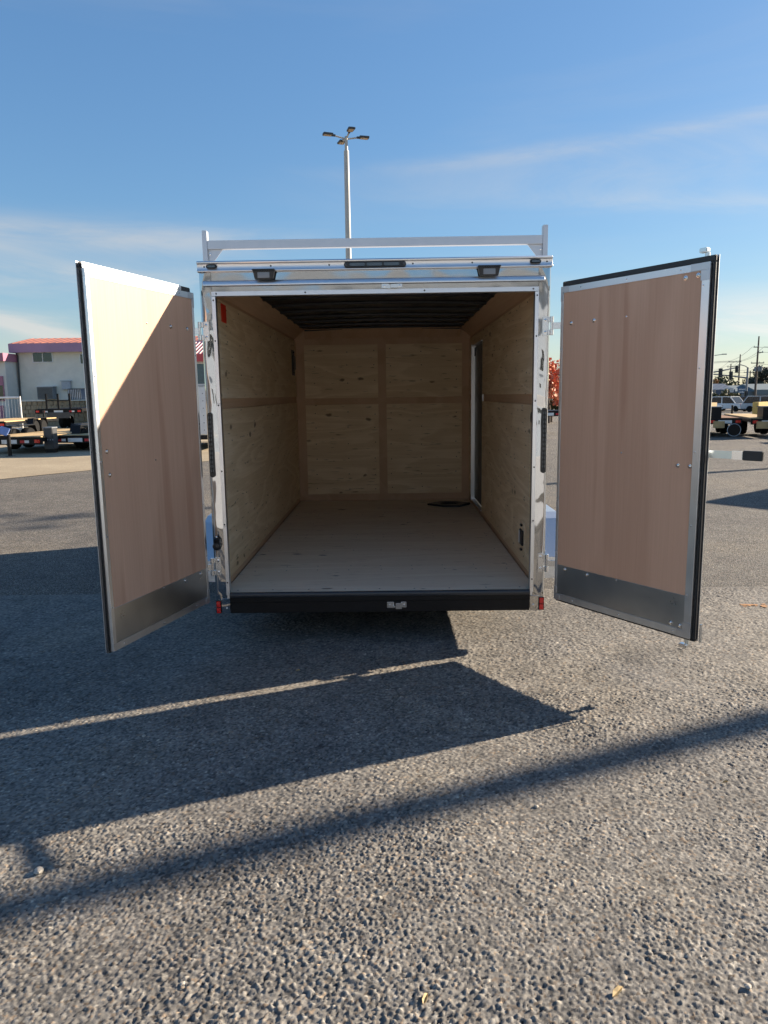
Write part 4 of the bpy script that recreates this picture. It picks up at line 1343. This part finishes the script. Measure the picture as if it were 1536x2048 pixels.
# tongue jack with a pale blue lid at far left
jk = thing('tongue_jack', 'black tongue jack with tilted pale blue lid at the far left edge', 'jack', (-10.92, 16.3, 0))
MB().cyl((0, 0, 0.02), (0, 0, 0.62), 0.055, n=12).build('post', M_BLACK, jk, smooth=True)
MB().cyl((0, 0, 0), (0, 0, 0.02), 0.13, n=14).build('foot', M_DGREY, jk)
lid = MB().box(-0.16, 0.12, -0.02, 0.02, 0.0, 0.24).build('lid', M_BLUEP, jk, bevel=0.01, loc=(-0.13, -0.05, 0.62))
lid.rotation_euler = (R(-25), R(18), 0)
MB().box(-1.2, 0.0, -0.06, 0.06, 0.50, 0.60).build('tongue', M_BLACK, jk, bevel=0.01)

# right side: a row of flatbeds with their ends towards us
RX = [(11.75, 24.6, M_BROWN, 'black flatbed with red and white tape nearest the right rear door'), (12.85, 23.5, M_BROWN, 'black flatbed with brown plank deck, second from the right rear door'),
      (13.95, 22.4, M_TAN, 'black flatbed with tan flap, third from the right rear door'), (15.0, 19.6, M_TAN, 'black flatbed nearest the camera at the right edge of the trailer row')]
for i, (x, y, dk, lab) in enumerate(RX):
    t = flatbed(lab, x, y, R(-14), W=1.15, L=5.5, dz=0.72, deck=dk, group='flatbed trailers in a row on the right')
    cx0 = (0.42, -0.75, -0.2, -0.4)[i]
    MB().box(cx0, cx0 + 0.62, -0.02, 0.9, 0.50, 1.10).build('black_crate', M_BLACK, t, bevel=0.02)
    MB().box(cx0 - 0.03, cx0 + 0.65, -0.05, 0.93, 1.101, 1.14).build('crate_lid', M_DGREY, t, bevel=0.01)
    MB().box(-0.42, -0.02, -0.14, -0.09, 0.34, 0.60).build('mud_flap', M_TAN, t)
    mb = MB().lathe([(0.22, -0.03), (0.25, 0.0), (0.22, 0.03)], 'y', (0.30, -0.2, 0.27), 20)
    mb.build('spare_rim', M_BLACK, t, smooth=True)
    MB().tube([(0.30 + 0.235 * math.cos(a), -0.235, 0.27 + 0.235 * math.sin(a)) for a in [2 * math.pi * k / 18 for k in range(19)]], 0.012, 5).build('rim_ring', M_LGREY, t, smooth=True)

# black trailer seen through the right gap
flatbed('black flatbed glimpsed between the right corner post and right door', 6.9, 27.2, R(20), W=2.0, L=5.0, dz=1.0, deck=M_BLACK, group='flatbed trailers in a row on the right')

# enclosed trailer off to the right whose shadow falls into view
et = thing('enclosed_trailer', 'white enclosed trailer parked out to the right casting a pointed shadow', 'trailer', (10.15, 8.3, 0), math.atan2(-0.78, 0.63))
MB().box(0, 2.1, 0, 4.2, 0.35, 2.4).build('body', M_WHITEP, et, bevel=0.02)
MB().box(0.1, 2.0, 0.1, 4.1, 0.28, 0.349).build('frame', M_BLACK, et)
for yy in (1.8, 2.6):
    wheel(et, -0.10, yy, r=0.33, wd=0.18)
    wheel(et, 2.20, yy, r=0.33, wd=0.18)

# ------------------------------------------------------------------ right background
# timber stacks
for lab, x, y, wd, ht, mt in (('tan plywood stack beyond the flatbeds beside right door', 19.65, 40, 0.42, 0.55, M_TAN), ('long yellow panel stack beyond the flatbeds at right edge', 22.75, 40, 1.0, 0.50, M_YEL)):
    z = float(gz(x, y))
    t = thing('panel_stack', lab, 'stack', (x, y, z), R(42), 'panel stacks by the street')
    for i in range(3):
        MB().box(-wd, wd, 0, 0.35, 0.28 + i * 0.32, 0.59 + i * 0.32).build('bundle', mt, t, bevel=0.01)
    for s in (-1, 1):
        MB().box(s * wd * 0.7 - 0.06, s * wd * 0.7 + 0.06, 0, 0.35, 0, 0.279).build('bearer', M_BROWN, t)


def car(label, x, y, rz, paint, kind='suv', group='cars along the street'):
    z = float(gz(x, y))
    t = thing('parked_car', label, 'car' if kind != 'pickup' else 'pickup', (x, y, z), rz, group)
    L, Wd, H = {'suv': (4.7, 1.86, 1.72), 'van': (5.2, 1.95, 1.95), 'sedan': (4.6, 1.80, 1.45), 'pickup': (5.6, 1.95, 1.85)}[kind]
    hl = 0.55 * H
    body = [(-L / 2, 0.32), (-L / 2 - 0.02, 0.60), (-L / 2 + 0.06, hl - 0.05), (-L / 2 + 0.9, hl), (L / 2 - 0.25, hl), (L / 2 - 0.02, hl - 0.12), (L / 2, 0.32)]
    MB().prism(body, 'x', -Wd / 2, Wd / 2).build('body', paint, t, bevel=0.07, seg=3)
    if kind == 'pickup':
        cab = [(-L / 2 + 1.1, hl + 0.001), (-L / 2 + 1.8, H), (-L / 2 + 3.2, H), (-L / 2 + 3.5, hl + 0.001)]
    else:
        cab = [(-L / 2 + (1.0 if kind != 'van' else 0.7), hl + 0.001), (-L / 2 + 1.65, H - 0.03), (-L / 2 + 2.2, H), (L / 2 - 0.65, H - 0.02), (L / 2 - 0.16, hl + 0.001)]
    # glasshouse: dark glass body with paint pillars and roof
    MB().prism([(a, b_) for a, b_ in cab], 'x', -Wd / 2 + 0.14, Wd / 2 - 0.14).build('cabin_glass', M_GLASS, t, bevel=0.05)
    ys_ = [p[0] for p in cab]
    MB().box(-Wd / 2 + 0.12, Wd / 2 - 0.12, cab[1][0] - 0.05, cab[-2][0] + 0.08, H - 0.07, H + 0.02).build('roof', paint, t, bevel=0.04)
    for s in (-1, 1):
        xs_ = s * (Wd / 2 - 0.12)
        for yb, yt in ((cab[0][0] + 0.02, cab[1][0] + 0.03), ((cab[0][0] + cab[-1][0]) / 2, (cab[0][0] + cab[-1][0]) / 2), (cab[-1][0] - 0.05, cab[-2][0] - 0.02)):
            mb = MB()
            mb.prism([(yb - 0.05, hl), (yb + 0.07, hl), (yt + 0.07, H - 0.06), (yt - 0.05, H - 0.06)], 'x', min(xs_ - 0.025, xs_ + 0.025), max(xs_ - 0.025, xs_ + 0.025))
            mb.build('pillar', paint, t)
        MB().box(s * (Wd / 2 - 0.42) - 0.17, s * (Wd / 2 - 0.42) + 0.17, -L / 2 - 0.04, -L / 2 + 0.02, 0.66, 0.80).build('headlight', M_CLEARL, t, bevel=0.02)
        MB().box(s * (Wd / 2 - 0.2) - 0.10, s * (Wd / 2 - 0.2) + 0.10, L / 2 - 0.05, L / 2 + 0.015, 0.66, 0.84).build('tail_light', M_REDL, t, bevel=0.02)
        for yy in (-L / 2 + 0.9, L / 2 - 0.95):
            wheel(t, s * (Wd / 2 - 0.10), yy, r=0.35, wd=0.22)
    MB().box(-0.45, 0.45, -L / 2 - 0.05, -L / 2 + 0.0, 0.45, 0.62).build('grille', M_PLAS, t)
    return t


car('white suv facing the lot in the middle of the street cars', 39.9, 82, R(30), M_CARW, 'suv')
car('white low car left of the white suv beside right door', 34.3, 77, R(70), M_CARW, 'sedan')
car('white pickup beyond the low white car by right door', 35.9, 86, R(85), M_CARW, 'pickup')
car('pale blue suv right of the white suv at right edge', 41.0, 76, R(60), M_CARS, 'suv')
car('maroon car behind the white suv', 42.6, 88, R(80), M_CARR, 'sedan')
car('dark suv with white roof behind the pale blue suv', 47.0, 92, R(75), M_CARB, 'suv')


# shops
def shop(label, x, y, w_, h_, wallm, roofm, slope=True, rz=0):
    z = float(gz(x, y)) - 0.05
    t = thing('shop_building', label, 'shop', (x, y, z), rz, 'low shops across the street')
    MB().box(-w_ / 2, w_ / 2, 0, 8, 0, h_).build('wall', wallm, t)
    MB().prism([(-0.9, h_ - 0.15), (-0.9, h_ + 0.05), (3.5, h_ + 1.1), (8.3, h_ + 0.05), (8.3, h_ - 0.05), (-0.8, h_ - 0.25)], 'x', -w_ / 2 - 0.3, w_ / 2 + 0.3).build('roof', roofm, t)
    MB().box(-w_ / 2 - 0.2, w_ / 2 + 0.2, -1.0, -0.91, h_ - 0.75, h_ + 0.1).build('fascia', roofm, t)
    nwin = max(2, int(w_ / 1.6))
    for i in range(nwin):
        xa = -w_ / 2 + 0.3 + i * (w_ - 0.6) / nwin
        window(t, xa, xa + (w_ - 0.6) / nwin - 0.35, 0.5, 2.1, 0, 1, M_LGREY)
    return t


shop('dark blue shop front across the street beside right door', 54.0, 120, 7.0, 3.0, M_SHOPG, M_SHOPB)
shop('grey shop under the blue sign across the street', 59.6, 122, 5.0, 2.7, M_SHOPG, M_TEAL)
shop('dark slate roofed shop right of the signal pole', 64.6, 121, 5.5, 2.9, M_SHOPG, M_TEAL)
shop('red brown shop at the right edge across the street', 70.2, 123, 5.5, 3.0, M_SHOPT, M_SHOPR)


def sign(label, x, y, z, w_, h_, m_, post=True):
    t = thing('shop_sign', label, 'sign', (x, y, float(gz(x, y))), 0, 'signs across the street')
    MB().box(-w_ / 2, w_ / 2, -0.12, 0.12, z, z + h_).build('sign_board', m_, t, bevel=0.02)
    if post:
        MB().box(-0.12, 0.12, -0.09, 0.09, 0, z - 0.001).build('post', M_GREYM, t)
    lm = M_WHT if m_ in (M_SIGNB,) else M_SHOPB
    rows = 2
    for r_ in range(rows):
        zz = z + h_ * (0.18 + 0.42 * r_)
        n_ = 6
        for i in range(n_):
            xa = -w_ * 0.42 + w_ * 0.84 * i / n_
            MB().box(xa, xa + w_ * 0.09, -0.13, -0.121, zz, zz + h_ * (0.17 + 0.06 * ((i * 7 + r_) % 3) / 2)).build('letter_bar', lm, t)
    return t


sign('white sign board over the dark blue shop', 56.0, 117.5, 2.55, 1.5, 0.75, M_WHT)
sign('dark blue sign with pale lettering over the grey shop', 58.1, 117, 2.25, 1.75, 1.05, M_SIGNB)
sign('pale sign board next to right door across the street', 52.9, 117, 2.1, 1.3, 0.8, M_SHOPT)


# utility poles and wires
def utility_pole(label, x, y, H, arms, trans=False):
    z = float(gz(x, y))
    t = thing('utility_pole', label, 'utility pole', (x, y, z), 0, 'utility poles along the street')
    MB().tube([(0, 0, -0.2), (0.0, 0, H * 0.5), (0.02, 0, H)], [0.19, 0.15, 0.10], 10).build('pole', M_WOODP, t, smooth=True)
    for zz, xa, xb in arms:
        a = MB().box(xa, xb, -0.20, -0.11, zz, zz + 0.13).build('crossarm', M_WOODP, t)
        for xx in (xa + 0.08, (xa + xb) / 2 + 0.25, xb - 0.08):
            MB().cyl((xx, -0.155, zz + 0.131), (xx, -0.155, zz + 0.30), 0.05, 0.03, 8).build('insulator', M_LGREY, a, smooth=True)
    if trans:
        for xx in (-0.42, 0.1, 0.45):
            MB().cyl((xx, -0.42, 4.8 + 0.8), (xx, -0.42, 4.8 + 1.5), 0.17, n=12).build('transformer', M_GREYM, t, smooth=True)
    return t


P1 = utility_pole('tallest utility pole with three transformer cans at the right edge', 56.65, 110, 10.9, ((9.2, -0.75, 0.0), (8.4, 0.0, 0.75), (6.8, -1.0, 1.0)), True)
P2 = utility_pole('second utility pole with long left crossarm near the signal mast', 68.1, 140, 10.0, ((8.5, -2.2, 0.2),))
P3 = utility_pole('short utility pole right of the signal mast', 75.1, 150, 7.2, ((6.8, -1.4, 1.4),))
P4 = utility_pole('slim utility pole behind the hanging traffic signals', 71.0, 150, 8.7, ((8.0, -0.8, 0.8),))
wires = thing('power_lines', 'thin black power lines strung between the utility poles', 'power lines', (56.65, 110, 6))
for k, (h1, h2, o1, o2) in enumerate(((8.0, 7.1, 0.9, 0), (8.0, 7.1, -0.9, -2.0), (7.2, 6.9, 0.6, -1.0), (5.4, 5.3, 0, 0), (5.0, 4.9, 0, 0), (4.6, 4.3, 0, 0))):
    a, c = Vector((56.65 + o1, 110, h1)), Vector((68.1 + o2, 140, h2))
    for p, q in ((a, c), (c, c + (c - a) * 1.2), (a, Vector((76, 104, h1))), (c, Vector((30, 150, h2 - 0.4)))):
        pts = []
        for i in range(9):
            u = i / 8
            pt = p.lerp(q, u) - Vector((56.65, 110, 6))
            pt.z -= 1.1 * 4 * u * (1 - u) * 0.35
            pts.append(pt)
        MB().tube(pts, 0.022, 5).build('wire', M_DGREY, wires)

# traffic signals
ts = thing('traffic_signal', 'traffic signal pole with mast arm and lamp arm over the street', 'traffic signal', (48.05, 95, float(gz(48, 95))))
H0 = 5.6
MB().tube([(0, 0, 0), (0, 0, H0)], [0.17, 0.12], 12).build('pole', M_GREYM, ts, smooth=True)
MB().tube([(0, 0, H0 - 0.05), (-0.35, 0, H0 + 0.18), (-0.95, 0, H0 + 0.36)], 0.06, 8).build('lamp_arm', M_GREYM, ts, smooth=True)
MB().box(-1.35, -0.9, -0.1, 0.1, H0 + 0.30, H0 + 0.40).build('lamp_head', M_GREYM, ts, bevel=0.02)
MB().tube([(0, 0, 4.2), (-2.4, 0, 4.55), (-6.5, 0, 4.95)], [0.11, 0.09, 0.06], 8).build('mast_arm', M_GREYM, ts, smooth=True)


def sig_head(par, x, y, zc, s_=1.0):
    hb_ = MB().box(x - 0.21 * s_, x + 0.21 * s_, y - 0.12, y + 0.12, zc - 0.55 * s_, zc + 0.55 * s_).build('signal_head', M_PLAS, par, bevel=0.02)
    for i in range(3):
        MB().cyl((x, y - 0.13, zc + 0.34 * s_ - i * 0.34 * s_), (x, y - 0.22, zc + 0.34 * s_ - i * 0.34 * s_), 0.12 * s_, n=12).build('signal_visor', M_DGREY, hb_)


sig_head(ts, -2.3, -0.2, 4.55)
sig_head(ts, -0.15, -0.25, 1.9, 1.0)
t2 = thing('traffic_signal', 'hanging traffic signals on the rising mast arm next to right door', 'traffic signal', (40.2, 93, float(gz(40, 93))))
MB().tube([(0, 0, 0), (0, 0, 6.8)], [0.18, 0.13], 12).build('pole', M_GREYM, t2, smooth=True)
MB().tube([(0, 0, 4.55), (2.4, 0, 4.95), (5.7, 0, 5.55)], [0.11, 0.09, 0.06], 8).build('mast_arm', M_GREYM, t2, smooth=True)
MB().tube([(0, 0, 6.75), (1.5, 0, 7.0), (3.5, 0, 7.25)], [0.06, 0.05, 0.04], 8).build('lamp_arm', M_GREYM, t2, smooth=True)
MB().box(3.4, 4.0, -0.1, 0.1, 7.2, 7.32).build('lamp_head', M_GREYM, t2, bevel=0.02)
sig_head(t2, 3.25, -0.2, 4.85, 1.05)
sig_head(t2, 5.35, -0.2, 5.30, 0.85)


# trees
def tree(label, x, y, H, Wd, mat, seed, trunk=0.35, n=1800, leaf=0.16, group='trees beyond the lot'):
    g = np.random.default_rng(seed)
    t = thing('tree', label, 'tree', (x, y, float(gz(x, y))), 0, group)
    th = H * 0.35
    mb = MB().tube([(0, 0, -0.1), (0.05, 0, th * 0.6), (0.0, 0.05, th), (0.08, 0, H * 0.75)], [trunk * 0.5, trunk * 0.38, trunk * 0.3, trunk * 0.08], 8)
    cl_ = []
    for i in range(16):
        a = g.uniform(0, 2 * np.pi)
        zz = g.uniform(0.32, 0.95)
        rr = Wd * 0.5 * math.sqrt(max(0.05, 1 - ((zz - 0.55) / 0.5) ** 2)) * g.uniform(0.35, 0.85)
        c = np.array([math.cos(a) * rr, math.sin(a) * rr, zz * H])
        cl_.append((c, Wd * g.uniform(0.13, 0.24)))
        b0 = (0.0, 0.0, th * g.uniform(0.75, 1.3))
        mb.tube([b0, tuple(np.array(b0) * 0.5 + c * 0.5 + np.array([0, 0, 0.1])), tuple(c)], [trunk * 0.14, trunk * 0.09, trunk * 0.03], 5)
    mb.build('trunk', M_BARK, t, smooth=True)
    k = g.integers(0, len(cl_), n)
    C_ = np.array([c for c, _ in cl_])[k]
    rad = np.array([r for _, r in cl_])[k]
    d = g.normal(size=(n, 3))
    d /= np.linalg.norm(d, axis=1)[:, None]
    P = C_ + d * (rad * g.uniform(0.25, 1.0, n) ** 0.6)[:, None] * np.array([1, 1, 0.8])
    a = g.normal(size=(n, 3))
    a /= np.linalg.norm(a, axis=1)[:, None]
    b_ = np.cross(a, g.normal(size=(n, 3)))
    b_ /= np.linalg.norm(b_, axis=1)[:, None]
    s_ = leaf * g.uniform(0.6, 1.3, n)[:, None]
    vs = np.concatenate([P - a * s_, P + b_ * s_ * 0.6, P + a * s_, P - b_ * s_ * 0.6], 1).reshape(-1, 3)
    me = bpy.data.meshes.new('crown')
    me.from_pydata(vs.tolist(), [], [(4 * i, 4 * i + 1, 4 * i + 2, 4 * i + 3) for i in range(n)])
    me.materials.append(mat)
    o = bpy.data.objects.new('crown', me)
    col.objects.link(o)
    o.parent = t
    return t


tree('red leaved autumn tree showing beside the right corner post', 10.7, 45, 4.3, 3.0, M_LEAFR, 1, n=2600, leaf=0.14)
tree('green shrubby tree below the red autumn tree', 11.3, 47, 2.6, 3.0, M_LEAFG, 2, n=1500, leaf=0.14)
tree('big dark tree at the right edge behind the shops', 68.9, 132, 6.8, 6.5, M_LEAFD, 3, n=3000, leaf=0.25)
tree('orange brown tree behind the blue shop by right door', 60.2, 133, 5.0, 5.5, M_LEAFO, 4, n=2200, leaf=0.22)
tree('pale green tree next to right door behind the shops', 57.3, 136, 6.2, 4.0, M_LEAFY, 5, n=2000, leaf=0.22)
tree('olive tree behind the grey shop in the middle', 65.2, 140, 5.2, 6.5, M_LEAFG, 6, n=2500, leaf=0.24)
tree('round olive tree between the tall pole and dark tree', 72.5, 142, 5.0, 7.0, M_LEAFY, 7, n=2500, leaf=0.24)
tree('yellow green street tree in front of the blue shop', 53.5, 112, 2.6, 3.4, M_LEAFY, 8, n=1200, leaf=0.18)
tree('dark street tree left of the white sign', 51.2, 114, 2.4, 3.0, M_LEAFG, 9, n=1000, leaf=0.18)

# ------------------------------------------------------------------ behind the camera: unseen building and apron added to bounce light
m = MB()
m.add([(-45, -20, 0.004), (45, -20, 0.004), (45, -5.2, 0.004), (-45, -5.2, 0.004)], [(0, 1, 2, 3)])
structure(m.build('bounce_apron', gravel('pale_bounce_concrete', (0.56, 0.54, 0.50), (0.63, 0.61, 0.57))))  # invented pale ground, throws sunlight into the open trailer and onto its doors
sb = thing('building', 'long pale grey building added unseen behind the viewpoint to bounce sunlight at the trailer', 'building', (0, -20, 0), math.pi)  # guessed building, added as fill for the trailer rear and for metal reflections
MB().box(-26, 26, 0, 12, 0, 4.7).build('wall', simple('pale_blue_grey_cladding', (0.40, 0.44, 0.49), 0.6, vary=0.06), sb)
MB().box(-26.3, 26.3, -0.5, 12.3, 4.701, 5.4).build('fascia', M_GREYM, sb)
for i in range(8):
    xa = -23.5 + i * 6.2
    if i in (2, 5):
        dd = MB().box(xa, xa + 3.4, -0.05, -0.003, 0.0, 3.6).build('roller_door', M_LGREY, sb)
        for k in range(8):
            MB().box(xa + 0.05, xa + 3.35, -0.075, -0.052, 0.1 + k * 0.44, 0.46 + k * 0.44).build('door_slat', M_LGREY, dd)
    else:
        window(sb, xa, xa + 2.6, 1.0, 2.6, 0, 2)

# ------------------------------------------------------------------ small things on the asphalt
M_STONEL = simple('pale_stone', (0.42, 0.38, 0.32), 0.8, vary=0.2, scale=60)
M_LEAFB = simple('dry_leaf', (0.46, 0.33, 0.15), 0.7, vary=0.3, scale=40)
M_SPRAY = simple('orange_marking_paint', (0.40, 0.20, 0.08), 0.8, vary=0.3, scale=30)


def pebble(x, y, r, mat, name, lab, cat, group=None, sq=0.6):
    g = random.Random(int(abs(x * 1000 + y * 77)))
    prof = []
    mb = MB()
    for i in range(5):
        t = math.pi * (i + 0.5) / 5
        prof.append((r * math.sin(t), -r * math.cos(t) * sq))
    mb.lathe(prof, 'z', (0, 0, 0), 9)
    mb.v = [(a * (1 + g.uniform(-0.18, 0.18)) * 1.2, b_ * (1 + g.uniform(-0.18, 0.18)), c * (1 + g.uniform(-0.15, 0.15))) for a, b_, c in mb.v]
    o = mb.build(name, mat, smooth=True, loc=(x, y, r * sq * 0.8 + 0.004), rotz=g.uniform(0, 3))
    return tag(o, lab, cat, group)


pebble(-1.144, -2.285, 0.016, M_STONEL, 'stone', 'pale round stone on the asphalt at the tip of the lever shadow', 'stone')
for x, y, r, lab in ((-0.51, -2.77, 0.007, 'small pale loose stone nearest the bottom left of the asphalt'), (0.64, -1.91, 0.008, 'small pale loose stone on sunlit asphalt just below the long pole shadow'),
                     (-1.12, -1.28, 0.009, 'small pale loose stone inside the wide door shadow at left'), (1.04, -2.79, 0.009, 'small pale loose stone at the bottom right of the asphalt'),
                     (-0.05, -0.62, 0.009, 'small pale loose stone in shade just behind the black bumper')):
    pebble(x, y, r, M_STONEL, 'stone', lab, 'stone', 'loose stones scattered on the asphalt')
for k, (x, y, a, lab) in enumerate(((-0.48, -0.47, 0.3, 'thin dry leaf in the shade behind the trailer'), (0.16, -2.83, 1.2, 'tiny tan leaf at the bottom middle of the asphalt'),
                                    (0.68, -2.81, 0.7, 'tiny tan leaf at the bottom right of the asphalt'), (1.45, -1.75, 0.2, 'tiny dry leaf below the pole shadow at right'))):
    L_ = 0.014 + 0.005 * (k % 3)
    mb = MB()
    mb.add([(-L_, 0, 0.0), (-L_ * 0.4, L_ * 0.35, 0.006), (L_ * 0.5, L_ * 0.28, 0.010), (L_, 0, 0.003), (L_ * 0.4, -L_ * 0.3, 0.007), (-L_ * 0.5, -L_ * 0.3, 0.004), (0, 0, 0.001)],
           [(6, 0, 1), (6, 1, 2), (6, 2, 3), (6, 3, 4), (6, 4, 5), (6, 5, 0)])
    mb.v += [(x_, y_, z_ - 0.0012) for x_, y_, z_ in mb.v]
    mb.f += [tuple(reversed([i + 7 for i in f_])) for f_ in mb.f[:6]] + [(i, (i + 1) % 6, (i + 1) % 6 + 7, i + 7) for i in range(6)]
    tag(mb.build('dry_leaf', M_LEAFB, loc=(x, y, 0.010), rotz=a), lab, 'leaf', 'dry leaves on the asphalt')
mb = MB()
g = random.Random(5)
for i in range(26):
    cx_, cy_ = 2.80 + g.uniform(-0.09, 0.09), 0.752 + g.uniform(-0.035, 0.035)
    rr = g.uniform(0.006, 0.018)
    mb.add([(cx_ + rr * math.cos(t + 0.3) * g.uniform(0.7, 1.2), cy_ + rr * math.sin(t + 0.3), 0.0075 + i * 0.00005) for t in [k * math.pi / 3 for k in range(6)]], [tuple(range(6))])
tag(mb.build('paint_mark', M_SPRAY), 'faded orange spray paint mark on the asphalt past the right door', 'paint mark')
